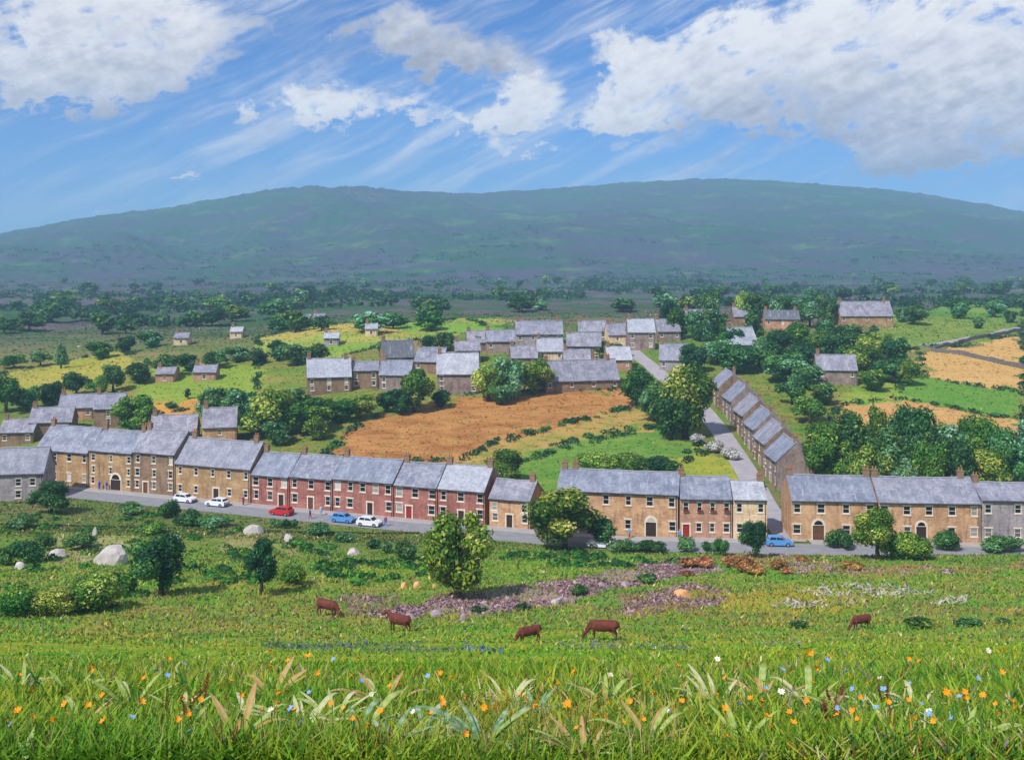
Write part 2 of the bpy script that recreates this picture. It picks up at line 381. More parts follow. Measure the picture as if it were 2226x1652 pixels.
def mat_ground():
    m, k, b, out = newmat('ground'); g = k.node('ShaderNodeNewGeometry'); P = g.outputs['Position']
    A, B, C, D = [], [], [], []
    def at(nm): n = k.node('ShaderNodeAttribute'); n.attribute_name = nm; return n
    a, bb, c, fa = at('ca'), at('cb'), at('cc'), at('far')
    mp = k.node('ShaderNodeMapping'); k.l.new(P, mp.inputs[0]); mp.inputs['Scale'].default_value = (.55, 1.0, .2); mp.inputs['Rotation'].default_value = (0, 0, R(-14))
    V = mp.outputs[0]
    nN = k.noise(V, .22, 6, .68, .6); nF = k.noise(V, .0085, 9, .7, .5)
    nN2 = k.noise(V, .6, 4, .65); nF2 = k.noise(V, .014, 8, .72)
    f = fa.outputs['Fac']
    def mixv(x, y): return k.math('ADD', k.math('MULTIPLY', x, k.math('SUBTRACT', 1.0, f)), k.math('MULTIPLY', y, f))
    n1 = mixv(nN, nF); n2 = mixv(nN2, nF2)
    col = k.mix(k.smooth(n1, .40, .60), a.outputs['Color'], bb.outputs['Color'])
    col = k.mix(k.math('MULTIPLY', k.smooth(n2, .52, .66), .85), col, c.outputs['Color'])
    fine = k.noise(P, 5.0, 4, .7)
    col = k.mix(.5, col, k.ramp(fine, [(.3, (.6, .6, .6, 1)), (.7, (1.3, 1.3, 1.25, 1))]), 'MULTIPLY')
    k.l.new(col, b.inputs['Base Color']); b.inputs['Roughness'].default_value = .95; b.inputs['Specular IOR Level'].default_value = .08
    bp = k.node('ShaderNodeBump'); bp.inputs['Strength'].default_value = .6; bp.inputs['Distance'].default_value = .5
    k.l.new(k.noise(V, .5, 3, .6), bp.inputs['Height']); k.l.new(bp.outputs[0], b.inputs['Normal'])
    return m
def mat_glass(name):
    m, k, b, out = newmat(name); ob = k.node('ShaderNodeObjectInfo')
    col = k.ramp(ob.outputs['Random'], [(0, lin4((18, 20, 24))), (.7, lin4((38, 38, 42))), (.85, lin4((110, 106, 100))), (1, lin4((205, 200, 192)))])
    k.l.new(col, b.inputs['Base Color']); b.inputs['Roughness'].default_value = .12; b.inputs['Specular IOR Level'].default_value = .5
    return m
M = dict(
    ground=mat_ground(), glass=mat_glass('window_glass'),
    tan=mat_wall('tan_stone', (188, 156, 114), (156, 126, 92)), brown=mat_wall('brown_stone', (152, 126, 102), (124, 102, 84)),
    buff=mat_wall('buff_stone', (208, 170, 132), (178, 138, 106)), pink=mat_wall('pinkish_stone', (196, 152, 126), (170, 130, 108)),
    cream=mat_wall('cream_render', (230, 206, 172), (212, 182, 146)), red=mat_wall('red_brick', (176, 120, 108), (146, 92, 84), (104, 74, 70)),
    greyw=mat_wall('grey_render', (172, 164, 166), (144, 136, 140)), lilac=mat_wall('lilac_grey_stone', (158, 140, 132), (128, 112, 108)),
    roof=mat_roof('blue_grey_slate', (156, 157, 172), (118, 121, 138)), roof2=mat_roof('lilac_grey_slate', (168, 162, 174), (130, 126, 138)),
    roofd=mat_roof('dark_slate', (104, 98, 96), (84, 80, 80)), roofw=mat_roof('pale_slate', (196, 196, 204), (172, 174, 184)),
    white=mat_simple('white_paint', (226, 222, 214), .6, .08), stonetrim=mat_simple('pale_stone_trim', (222, 208, 188), .85, .12),
    gutter=mat_simple('dark_gutter', (66, 62, 62), .6, .2), ridge=mat_simple('ridge_tile', (150, 148, 156), .7, .15),
    chim=mat_simple('chimney_stone', (140, 112, 92), .9, .25, 3), pot=mat_simple('chimney_pot', (170, 110, 80), .85, .15),
    door1=mat_simple('dark_door', (58, 44, 38), .5, .15), door2=mat_simple('red_door', (150, 40, 40), .45, .1), door3=mat_simple('blue_door', (52, 86, 160), .45, .1), door4=mat_simple('brown_door', (104, 70, 46), .5, .2),
    road=mat_simple('asphalt', (140, 140, 146), .9, .14, .6, bump=.2), pave=mat_simple('pavement', (166, 160, 160), .9, .12, .8), kerb=mat_simple('kerb_stone', (176, 172, 170), .9, .12), lane=mat_simple('lane_tarmac', (164, 158, 164), .9, .14, .5, bump=.2),
    bark=mat_simple('bark', (74, 62, 50), .95, .3, 4, bump=.4), rock=mat_simple('pale_rock', (186, 178, 174), .9, .25, 1.2, bump=.6), rock2=mat_simple('mauve_rock', (164, 142, 152), .9, .25, 1.2, bump=.6), wall=mat_simple('dry_stone', (110, 104, 100), .95, .35, 2.0, bump=.6),
    leaf=mat_leaf('leaf_green', [(0, (38, 78, 38)), (.3, (62, 112, 42)), (.55, (100, 148, 48)), (.78, (156, 182, 62)), (1, (208, 214, 116))]),
    leafy=mat_leaf('leaf_yellow_green', [(0, (34, 72, 34)), (.34, (58, 104, 38)), (.6, (98, 142, 44)), (.82, (174, 186, 58)), (1, (226, 224, 130))]),
    leafd=mat_leaf('leaf_dark', [(0, (28, 62, 42)), (.3, (46, 92, 48)), (.55, (78, 126, 54)), (.75, (120, 160, 66)), (.88, (112, 176, 132)), (1, (160, 208, 176))]),
    leaft=mat_leaf('leaf_teal', [(0, (30, 68, 48)), (.3, (48, 100, 54)), (.52, (86, 136, 58)), (.7, (134, 168, 72)), (.84, (116, 192, 160)), (1, (180, 220, 200))]),
    blossom=mat_leaf('white_blossom', [(0, (60, 84, 50)), (.25, (110, 120, 90)), (.45, (200, 198, 196)), (1, (240, 238, 236))], .2, .1),
    bracken=mat_leaf('bracken', [(0, (104, 72, 46)), (.35, (156, 108, 58)), (.65, (200, 148, 84)), (1, (228, 190, 138))], .25, .5),
    heath=mat_leaf('heather', [(0, (118, 96, 94)), (.3, (164, 138, 138)), (.5, (176, 130, 150)), (.72, (196, 178, 180)), (1, (222, 210, 212))], .2, .3),
    grass=mat_colattr('grass_blades', .35), dab=mat_colattr('pasture_tufts', .2, .85),
    cow=mat_simple('cow_hide', (104, 50, 42), .75, .35, 3), cowp=mat_simple('cow_pink', (206, 150, 140), .7, .1), horn=mat_simple('horn', (216, 204, 180), .6, .1),
    tyre=mat_simple('tyre', (26, 26, 28), .8, .1), rim=mat_simple('rim', (170, 172, 176), .35, .1, metal=.6), cglass=mat_simple('car_glass', (30, 36, 42), .08, .1, spec=.6), lamp=mat_simple('lamp_glass', (230, 228, 220), .15, .05), tail=mat_simple('tail_lamp', (150, 20, 20), .2, .05),
    skin=mat_simple('skin', (206, 156, 130), .6, .05), hair=mat_simple('hair', (56, 40, 32), .8, .1), shoe=mat_simple('shoe', (40, 34, 32), .6, .1),
)

# ------------------------------------------------------------------ ground
def L(c): return np.array(lin(c))
ZONES = [  # distance, three colours of what grows there
    (-50, (104, 146, 40), (146, 164, 52), (66, 116, 36)), (20, (108, 152, 42), (156, 166, 52), (72, 126, 38)),
    (55, (112, 156, 42), (160, 162, 50), (78, 136, 42)), (80, (106, 154, 44), (164, 156, 58), (72, 124, 46)),
    (105, (100, 152, 44), (158, 148, 66), (140, 116, 100)), (135, (102, 152, 46), (148, 152, 62), (72, 116, 48)),
    (165, (98, 132, 50), (118, 122, 62), (56, 88, 46)), (200, (96, 116, 56), (122, 112, 76), (60, 84, 48)),
    (235, (94, 128, 48), (142, 130, 64), (54, 88, 44)), (300, (92, 130, 46), (152, 138, 70), (50, 84, 46)),
    (400, (70, 106, 48), (120, 108, 88), (44, 74, 50)), (520, (56, 92, 52), (108, 90, 98), (38, 68, 52)), (900, (50, 84, 58), (104, 84, 110), (100, 124, 58)),
    (1500, (44, 84, 58), (80, 72, 92), (84, 118, 62)), (2100, (42, 86, 54), (66, 68, 80), (92, 116, 62)), (3600, (50, 92, 62), (66, 76, 84), (84, 112, 66))]
FIELDS = [  # picture outline of each field, colours a / b / c
    ([(705, 990), (790, 915), (900, 885), (1060, 852), (1380, 848), (1420, 872), (1300, 905), (1080, 965), (1000, 1000), (840, 1010)], (184, 134, 78), (152, 98, 56), (118, 132, 54)),
    ([(1000, 1000), (1080, 960), (1300, 905), (1425, 875), (1450, 930), (1300, 955), (1150, 1000), (1060, 1020)], (182, 148, 84), (136, 142, 60), (106, 88, 58)),
    ([(1060, 1020), (1150, 985), (1300, 945), (1452, 925), (1530, 985), (1480, 1010), (1300, 1075), (1080, 1075)], (92, 136, 52), (122, 148, 62), (72, 112, 48)),
    ([(1420, 1010), (1530, 970), (1600, 1010), (1660, 1075), (1400, 1075)], (158, 156, 58), (128, 150, 50), (182, 164, 74)),
    ([(0, 842), (0, 812), (250, 765), (330, 790), (240, 828), (80, 860)], (196, 164, 84), (150, 158, 60), (120, 140, 52)),
    ([(330, 800), (560, 790), (560, 850), (430, 885), (330, 905), (300, 850)], (146, 160, 62), (122, 150, 54), (168, 166, 76)),
    ([(300, 925), (330, 885), (440, 868), (430, 905), (360, 930)], (206, 150, 76), (180, 134, 66), (150, 150, 64)),
    ([(560, 735), (700, 705), (860, 710), (1010, 690), (1060, 715), (900, 740), (700, 790), (560, 770)], (194, 164, 92), (116, 158, 54), (150, 158, 66)),
    ([(860, 712), (1060, 690), (1110, 700), (1080, 725), (900, 735)], (108, 160, 52), (186, 156, 92), (84, 140, 48)),
    ([(1900, 690), (2226, 640), (2226, 722), (2040, 752), (1960, 762), (1900, 740)], (92, 138, 52), (128, 144, 62), (70, 110, 52)),
    ([(2000, 768), (2226, 726), (2226, 852), (2130, 838), (2010, 822)], (208, 168, 112), (196, 158, 90), (216, 170, 140)),
    ([(1960, 825), (2010, 822), (2130, 840), (2226, 855), (2226, 912), (2150, 905), (2040, 880), (1960, 872)], (88, 140, 50), (114, 148, 58), (62, 114, 48)),
    ([(1800, 925), (1830, 880), (1960, 868), (2050, 884), (2160, 908), (2226, 914), (2226, 1000), (1900, 960)], (206, 162, 106), (196, 144, 88), (150, 160, 70)),
    ([(1830, 850), (1960, 830), (1970, 868), (1830, 884)], (104, 156, 52), (150, 160, 66), (76, 120, 52)),
    # heather and bare earth on the near hillside
    ([(920, 1300), (1030, 1290), (1250, 1262), (1420, 1222), (1560, 1212), (1560, 1240), (1420, 1262), (1260, 1302), (1060, 1335), (930, 1330)], (164, 138, 138), (132, 136, 72), (176, 152, 158)),
    ([(740, 1290), (860, 1300), (930, 1330), (880, 1350), (760, 1330)], (146, 122, 104), (122, 138, 58), (158, 130, 136)),
    ([(1340, 1300), (1500, 1270), (1620, 1290), (1500, 1330), (1360, 1340)], (140, 112, 110), (146, 142, 60), (168, 146, 74)),
    ([(1560, 1285), (1900, 1275), (1960, 1300), (1800, 1335), (1560, 1330)], (150, 154, 58), (170, 152, 64), (114, 146, 50)),
    ([(1560, 1200), (1760, 1215), (1900, 1235), (2100, 1232), (2226, 1215), (2226, 1240), (1900, 1252), (1600, 1240)], (150, 118, 82), (126, 148, 56), (186, 158, 104)),
    ([(480, 1150), (620, 1165), (650, 1205), (480, 1195)], (160, 146, 100), (128, 150, 58), (150, 128, 104)),
    ([(100, 1160), (300, 1165), (280, 1225), (120, 1225)], (158, 154, 96), (128, 150, 58), (176, 164, 130)),
    ([(560, 1395), (900, 1395), (1100, 1415), (1500, 1400), (1500, 1412), (900, 1418), (560, 1408)], (104, 124, 70), (120, 150, 46), (84, 96, 130)),
]
def pip(px, py, poly):
    ins = np.zeros(px.shape, bool); n = len(poly)
    for i in range(n):
        x0, y0 = poly[i]; x1, y1 = poly[(i + 1) % n]
        if y0 == y1: continue
        c = ((y0 > py) != (y1 > py)) & (px < (x1 - x0) * (py - y0) / (y1 - y0) + x0); ins ^= c
    return ins
FPOLY = []
for pts, a, b_, c in FIELDS:
    FPOLY.append(([tuple(ground(x, y)[:2]) for x, y in pts], L(a), L(b_), L(c)))
_zd = np.array([z[0] for z in ZONES], float); _zc = [np.array([L(z[i]) for z in ZONES]) for i in (1, 2, 3)]
def ground_cols(X, Y):
    wob = 1 + .12 * (fbm(X / 25, Y / 25, 31, 3) - .5); Yw = Y * wob
    out = [np.stack([np.interp(Yw, _zd, zc[:, j]) for j in range(3)], -1) for zc in _zc]
    jx = X + (vnoise(X / 3, Y / 3, 41) - .5) * np.clip(Y / 45, .5, 8); jy = Y + (vnoise(X / 3, Y / 3, 43) - .5) * np.clip(Y / 25, .5, 12)
    for poly, a, b_, c in FPOLY:
        ins = pip(jx, jy, poly)
        for o, v in zip(out, (a, b_, c)): o[ins] = v
    return out

rowsY = np.concatenate([np.linspace(-40, 4, 24), np.linspace(4.3, 30, 110), np.linspace(30.6, 150, 150)[:-1], np.linspace(150, 245, 120), np.exp(np.linspace(math.log(246), math.log(700), 170)), np.exp(np.linspace(math.log(704), math.log(3700), 190))])
colsU = np.concatenate([np.linspace(-.85, -.5, 50)[:-1], np.linspace(-.5, .5, 420), np.linspace(.5, .85, 50)[1:]])
def ground_sheet(name, Ys):
    UU, YY = np.meshgrid(colsU, Ys); XX = UU * np.sqrt(YY ** 2 + 26 ** 2)
    ZZ = terrain(XX, YY)
    V = np.stack([XX, YY, ZZ], -1).reshape(-1, 3); nr, nc = YY.shape
    idx = np.arange(nr * nc).reshape(nr, nc)
    Fq = np.stack([idx[:-1, :-1], idx[:-1, 1:], idx[1:, 1:], idx[1:, :-1]], -1).reshape(-1, 4)
    ca, cb, cc = ground_cols(V[:, 0], V[:, 1])
    me = mesh_np(name, V, Fq, cols=dict(ca=ca, cb=cb, cc=cc), vals=dict(far=sstep(V[:, 1], 140, 420)), mat=M['ground'], smooth=True)
    return tag(obj(name, me), kind='structure')
i1 = int(np.argmin(abs(rowsY - 150))); i2 = int(np.argmin(abs(rowsY - 1500)))
ground_sheet('meadow', rowsY[:i1 + 1]); ground_sheet('valley_ground', rowsY[i1:i2 + 1]); ground_sheet('hills', rowsY[i2:])

# ------------------------------------------------------------------ street, pavement, lane
def strip(name, xs, off0, off1, z0, mat, thick=0.0):
    mb = MB()
    for x0, x1 in zip(xs[:-1], xs[1:]):
        a, b_ = float(street(x0)), float(street(x1))
        mb.poly([(x0, a + off0, z0), (x1, b_ + off0, z0), (x1, b_ + off1, z0), (x0, a + off1, z0)])
        if thick: mb.poly([(x0, a + off0, z0 - thick), (x1, b_ + off0, z0 - thick), (x1, b_ + off0, z0), (x0, a + off0, z0)])
    return tag(obj(name, mb.mesh(name, mat)), kind='structure')
LANE = [(42.6, 167), (43.2, 180), (44.6, 203), (45.3, 222), (45.6, 240), (44.8, 258), (42.6, 272), (39.5, 288), (36, 307), (33.5, 330), (33, 350)]
xsl = list(np.linspace(-175, 39.6, 80)); xsr = list(np.linspace(45.2, 165, 50))
strip('road', list(np.linspace(-175, 165, 140)), -8.2, -2.2, .03, M['road'])
strip('pavement', xsl, -2.1, .02, .13, M['pave']); strip('pavement', xsr, -2.1, .02, .13, M['pave'])
strip('kerb', xsl, -2.25, -2.1, .136, M['kerb'], .12); strip('kerb', xsr, -2.25, -2.1, .136, M['kerb'], .12)
def ribbon(name, pts, w, mat, dz=.07, taper=1.0):
    pts = np.array(pts); d = np.concatenate([[0], np.cumsum(np.hypot(*np.diff(pts, axis=0).T))]); t = np.linspace(0, d[-1], int(d[-1] / 1.5) + 2)
    x = np.interp(t, d, pts[:, 0]); y = np.interp(t, d, pts[:, 1]); kx = np.ones(5) / 5
    x[2:-2] = np.convolve(x, kx, 'valid'); tx = np.gradient(x); ty = np.gradient(y); ln = np.hypot(tx, ty); nx = ty / ln; ny = -tx / ln
    nc = 7; off = np.linspace(-w / 2, w / 2, nc); XX = x[:, None] + nx[:, None] * off; YY = y[:, None] + ny[:, None] * off
    ZZ = terrain(XX, YY) + dz; idx = np.arange(XX.size).reshape(XX.shape)
    Fq = np.stack([idx[:-1, :-1], idx[:-1, 1:], idx[1:, 1:], idx[1:, :-1]], -1).reshape(-1, 4)
    return tag(obj(name, mesh_np(name, np.stack([XX, YY, ZZ], -1).reshape(-1, 3), Fq, mat=mat)), kind='structure')
ribbon('lane', LANE, 4.4, M['lane'], .10)

# ------------------------------------------------------------------ houses
_winmesh = {}
def window_meshes(w, h):
    key = (round(w, 2), round(h, 2))
    if key not in _winmesh:
        t = .09; mb = MB()
        mb.box(0, w, .04, .12, 0, t); mb.box(0, w, .04, .12, h - t, h); mb.box(0, t, .04, .12, t, h - t); mb.box(w - t, w, .04, .12, t, h - t)
        mb.box(t, w - t, .055, .11, h * .52 - .03, h * .52 + .03)
        if w > 1.25: mb.box(w / 2 - .03, w / 2 + .03, .05, .115, t, h - t)
        fr = mb.mesh('window', M['white'])
        p = MB(); p.box(t * .5, w - t * .5, .075, .1, t * .5, h - t * .5); pane = p.mesh('pane', M['glass'])
        s = MB(); s.box(-.12, w + .12, -.1, .04, -.16, -.003); sill = s.mesh('sill', M['stonetrim'])
        l_ = MB(); l_.box(-.14, w + .14, -.05, .03, h + .003, h + .22); lint = l_.mesh('lintel', M['stonetrim'])
        _winmesh[key] = (fr, pane, sill, lint)
    return _winmesh[key]
_chim = {}
def chimney_mesh(h):
    key = round(h, 1)
    if key not in _chim:
        mb = MB(); mb.box(-.45, .45, -.3, .3, -.9, h); mb.box(-.52, .52, -.37, .37, h, h + .14)
        for px in (-.22, .22): mb.tube([(px, 0, h + .14), (px, 0, h + .6)], [.13, .1], 8, 1)
        _chim[key] = mb.mesh('chimney', [M['chim'], M['pot']])
    return _chim[key]
def house(name, label, loc, rz, w, d, he, hr, wall, roof, wins=(), door=None, chims=(), over=.12, group=None, found=2.0, chh=1.0, gable_win=False):
    """front along local +x, back along +y; wins (x, z, w, h); door (x, w, h, material, arch)"""
    t = thing(name, label, 'house', loc, rz, group)
    ops = [(x, z, x + ww, z + hh) for x, z, ww, hh in wins]
    if door: ops.append((door[0], .02, door[0] + door[1], .02 + door[2]))
    xs = sorted(set([0, w] + [v for o in ops for v in (o[0], o[2])])); zs = sorted(set([-found, he] + [v for o in ops for v in (o[1], o[3])]))
    mb = MB()
    for x0, x1 in zip(xs[:-1], xs[1:]):
        for z0, z1 in zip(zs[:-1], zs[1:]):
            cx, cz = (x0 + x1) / 2, (z0 + z1) / 2
            if any(o[0] < cx < o[2] and o[1] < cz < o[3] for o in ops): continue
            mb.poly([(x0, 0, z0), (x1, 0, z0), (x1, 0, z1), (x0, 0, z1)])
    rv = .16
    for a, b_, c, e in ops:
        mb.poly([(a, 0, b_), (a, 0, e), (a, rv, e), (a, rv, b_)]); mb.poly([(c, 0, b_), (c, rv, b_), (c, rv, e), (c, 0, e)])
        mb.poly([(a, 0, b_), (a, rv, b_), (c, rv, b_), (c, 0, b_)]); mb.poly([(a, 0, e), (c, 0, e), (c, rv, e), (a, rv, e)])
        mb.poly([(a, rv, b_), (a, rv, e), (c, rv, e), (c, rv, b_)])
    mb.poly([(0, d, -found), (0, d, he), (w, d, he), (w, d, -found)])
    mb.poly([(0, 0, -found), (0, 0, he), (0, d / 2, hr - .02), (0, d, he), (0, d, -found)]); mb.poly([(w, 0, -found), (w, d, -found), (w, d, he), (w, d / 2, hr - .02), (w, 0, he)])
    obj('wall', mb.mesh('wall', wall), t)
    # roof slab
    sl = (hr - he) / (d / 2); e = .32; th = .17; yl = -e; zl = he - e * sl
    rj = random.Random(label); ns = max(int(w / 1.1), 4); xs_ = [-over + (w + 2 * over) * i / ns for i in range(ns + 1)]; mb = MB(); rid = []
    sag = rj.uniform(.04, .16)
    for i, xx in enumerate(xs_):
        e_ = 0 if i in (0, ns) else 1; q = i / ns; dr = e_ * (rj.uniform(-.05, .05) - sag * 4 * q * (1 - q)); de = e_ * rj.uniform(-.045, .045); zr_ = hr + dr; ze = zl + de; zm = (zr_ + ze) / 2 + e_ * rj.uniform(-.05, .03) - sag * e_ * .4
        mb.v += [(xx, yl, ze), (xx, d / 2, zr_), (xx, d + e, ze), (xx, d + e, ze + th), (xx, d * .75 + e / 2, zm + th * 1.1), (xx, d / 2, zr_ + th * 1.15), (xx, d / 4 - e / 2, zm + th * 1.1), (xx, yl, ze + th)]; rid.append((xx, d / 2, zr_ + th * 1.15))
    for i in range(ns):
        for j in range(8): jj = (j + 1) % 8; mb.f.append((i * 8 + j, i * 8 + jj, i * 8 + 8 + jj, i * 8 + 8 + j)); mb.mi.append(0)
    mb.f.append(tuple(reversed(range(8)))); mb.f.append(tuple(ns * 8 + j for j in range(8))); mb.mi += [0, 0]
    ro = obj('roof', mb.mesh('roof', roof), t)
    mb = MB(); mb.tube([(p_[0], p_[1], p_[2] + .01) for p_ in rid], [(.17, .1)] * len(rid), 6)
    obj('ridge_tiles', mb.mesh('ridge_tiles', M['ridge']), ro)
    mb = MB(); mb.box(.02, w - .02, yl - .12, yl - .01, zl + .0, zl + .11); obj('gutter', mb.mesh('gutter', M['gutter']), t)
    mb = MB(); mb.tube([(w - .25, -.07, he - .25), (w - .25, -.07, .05)], .045, 6); obj('downpipe', mb.mesh('downpipe', M['gutter']), t)
    for cxp in chims: obj('chimney', chimney_mesh(chh), ro, (min(max(cxp, .5), w - .5), d / 2, hr + .1))
    for x, z, ww, hh in wins:
        fr, pane, sill, lint = window_meshes(ww, hh)
        wo = obj('window', fr, t, (x, 0, z)); obj('pane', pane, wo); obj('sill', sill, wo); obj('lintel', lint, wo)
    if door:
        x, ww, hh, dm, arch = door
        mb = MB(); mb.box(.04, ww - .04, .09, .14, 0, hh - .04); mb.box(.14, ww / 2 - .05, .075, .09, hh * .15, hh * .45); mb.box(ww / 2 + .05, ww - .14, .075, .09, hh * .15, hh * .45); mb.box(.14, ww - .14, .075, .09, hh * .55, hh * .88)
        do = obj('door', mb.mesh('door', dm), t, (x, 0, .02))
        mb = MB(); mb.box(-.2, -.003, -.07, .05, 0, hh); mb.box(ww + .003, ww + .2, -.07, .05, 0, hh)
        if arch:
            n = 10; ro_, ri = ww / 2 + .22, ww / 2 - .02; pts_o = [(ww / 2 - math.cos(math.pi * i / n) * ro_, hh + .004 + math.sin(math.pi * i / n) * ro_) for i in range(n + 1)]
            mb.poly([(p[0], -.08, p[1]) for p in pts_o]); 
            for p, q in zip(pts_o[:-1], pts_o[1:]): mb.poly([(p[0], -.08, p[1]), (p[0], .0, p[1]), (q[0], .0, q[1]), (q[0], -.08, q[1])])
            mb.poly([(pts_o[0][0], -.08, hh + .004), (pts_o[-1][0], -.08, hh + .004), (pts_o[-1][0], 0, hh + .004), (pts_o[0][0], 0, hh + .004)])
            obj('door_surround', mb.mesh('door_surround', M['stonetrim']), do)
            f_ = MB(); pi_ = [(ww / 2 - math.cos(math.pi * i / n) * ri * .8, hh + .1 + math.sin(math.pi * i / n) * ri * .8) for i in range(n + 1)]
            f_.poly([(p[0], -.086, p[1]) for p in pi_]); obj('fanlight', f_.mesh('fanlight', M['glass']), do)
        else:
            mb.box(-.25, ww + .25, -.09, .05, hh + .003, hh + .25); obj('door_surround', mb.mesh('door_surround', M['stonetrim']), do)
    return t
WJ = random.Random(17)
def win_grid(w, cols, rows, ww, hh, door=None, margin=.9, skip=()):
    """window places: evenly spread columns, rows are sill heights"""
    r = []; step = (w - 2 * margin) / max(cols - 1, 1)
    for j, z in enumerate(rows):
        for i in range(cols):
            x = (margin + step * i if cols > 1 else w / 2) - ww / 2
            if (i, j) in skip: continue
            if door and z < door[2] + .7 and x < door[0] + door[1] + .35 and x + ww > door[0] - .35: continue
            k1 = WJ.choice((.88, 1.0, 1.0, 1.1)); r.append((round(x + WJ.uniform(-.08, .08) + ww * (1 - k1) / 2, 3), z, ww * k1, hh))
    return r
def street_house(label, x0, x1, eav, base, rid, wall, roof, cols=3, depth=8.0, door=None, chims=(0,), over=.0, ww=1.1, hh=1.5, setback=0.0, rows=None, name='terraced_house', group=None, gap=.03, chh=1.0, found=1.5):
    """picture edges of the front wall, picture heights of eaves, ground and ridge"""
    XA, YA = on_street(x0); XB, YB = on_street(x1); YA += setback; YB += setback
    rz = math.atan2(YB - YA, XB - XA); w = math.hypot(XB - XA, YB - YA) - gap; Ym = (YA + YB) / 2
    he = EYE - (eav - HY) / F * Ym; hr = EYE - (rid - HY) / F * (Ym + depth / 2)
    he = max(he, 4.6); hr = max(hr, he + 1.6)
    if door: door = (door[0] * w - door[1] / 2,) + tuple(door[1:])
    rows = rows or ([1.0, he - 1.95] if he < 7 else [1.0, he * .42, he - 1.95])
    wins = win_grid(w, cols, rows, ww, hh, door)
    return house(name, label, (XA, YA, .0), rz, w, depth, he, hr, wall, roof, wins, door, [c * w for c in chims], over, group, found, chh)

# near side of the street, at the far left
p = ground(20, 1092)
house('house', 'pale stone house below the street at the left edge, seen from its gable side', (p.x - 8.2, p.y, p.z), R(8), 13.5, 8, 4.9, 8.6, M['greyw'], M['roof2'], [(8.8, 2.6, 1., 1.3), (8.8, .5, 1., 1.3), (11.2, 2.6, 1., 1.3)], None, [2], .2)
# the terrace, left to right
TG = 'red brick terrace'
street_house('long tan stone house with six small windows at the left end of street', 78, 192, 979, 1056, 928, M['tan'], M['roof'], 4, chims=(.05,), ww=1.0, hh=1.45)
street_house('tan stone house with a dark arched doorway and figures outside', 194, 288, 981, 1062, 936, M['tan'], M['roof'], 3, door=(.62, 2.3, 2.0, M['door1'], True), chims=(.02, .95), ww=.8, hh=1.2)
street_house('brownish stone house between the arched doorway house and dark gap', 290, 380, 984, 1068, 936, M['brown'], M['roof2'], 3, door=(.3, 1.0, 2.1, M['door4'], False), chims=(.05,), ww=.9, hh=1.3)
street_house('lower tan house with lilac roof left of the red brick terrace', 382, 544, 1012, 1090, 956, M['tan'], M['roof2'], 5, door=(.55, 1.1, 2.1, M['door1'], False), chims=(.08, .92), over=.15, ww=.85, hh=1.25)
rt = [('leftmost red brick terraced house, beside the tan house', 547, 628, 1033, 984, 3, .8, M['door1']),
      ('second red brick terraced house from the left, behind the red car', 630, 722, 1038, 990, 3, .5, M['door4']),
      ('widest red brick terraced house with two rows of dark windows, in the middle', 724, 855, 1044, 996, 5, .62, M['door1']),
      ('second red brick terraced house from the right end', 857, 950, 1056, 1006, 3, .35, M['door2']),
      ('red brick house at the right end of the terrace with bright slate roof', 952, 1054, 1064, 1012, 3, .5, M['door1'])]
for i, (lb, x0, x1, ev, rd, cl, dp, dm) in enumerate(rt):
    street_house(lb, x0, x1, ev, 1110, rd, M['red'], M['roof'] if i != 4 else M['roofw'], cl, door=(dp, 1.0, 2.1, dm, False), chims=(.04,) if i < 4 else (.04, .96), ww=1.1, hh=1.5, group=TG)
street_house('small buff cottage between red terrace and the big roadside tree', 1064, 1152, 1090, 1168, 1044, M['buff'], M['roof2'], 2, door=(.5, 1.0, 2.1, M['door1'], False), chims=(.9,), over=.12, ww=1.0, hh=1.2, depth=7)
street_house('broad buff house with arched porch right of the big roadside tree', 1212, 1474, 1070, 1170, 1024, M['buff'], M['roof'], 6, door=(.78, 1.6, 2.2, M['door1'], True), chims=(.03, .12), over=.15, ww=1.0, hh=1.45, depth=9)
street_house('pinkish stone house with red window boxes and two rows of windows', 1478, 1592, 1084, 1178, 1036, M['pink'], M['roof'], 4, door=(.12, 1.0, 2.1, M['door2'], False), chims=(.04, ), ww=.9, hh=1.35, depth=8.5)
street_house('bright cream house on the corner of the lane', 1594, 1668, 1086, 1178, 1046, M['cream'], M['roofw'], 2, door=(.5, 1.0, 2.1, M['door4'], False), chims=(.95,), ww=1.0, hh=1.35, depth=8.5)
street_house('buff house with pale arched doorway right of the lane corner', 1720, 1906, 1088, 1176, 1034, M['buff'], M['roof'], 4, door=(.32, 1.7, 2.3, M['door4'], True), chims=(.03, .97), over=.0, ww=1.2, hh=1.4, depth=9)
street_house('buff house with tall pale doorway behind the leafy shrubs at right', 1910, 2132, 1092, 1180, 1038, M['buff'], M['roof2'], 5, door=(.42, 1.5, 2.4, M['door1'], True), chims=(.03, .9), over=.0, ww=1.1, hh=1.35, depth=9)
street_house('grey rendered house at the right edge of the street', 2135, 2290, 1088, 1176, 1050, M['greyw'], M['roof2'], 3, door=(.7, 1.0, 2.1, M['door1'], False), chims=(.05,), over=.1, ww=1.0, hh=1.3, depth=9)

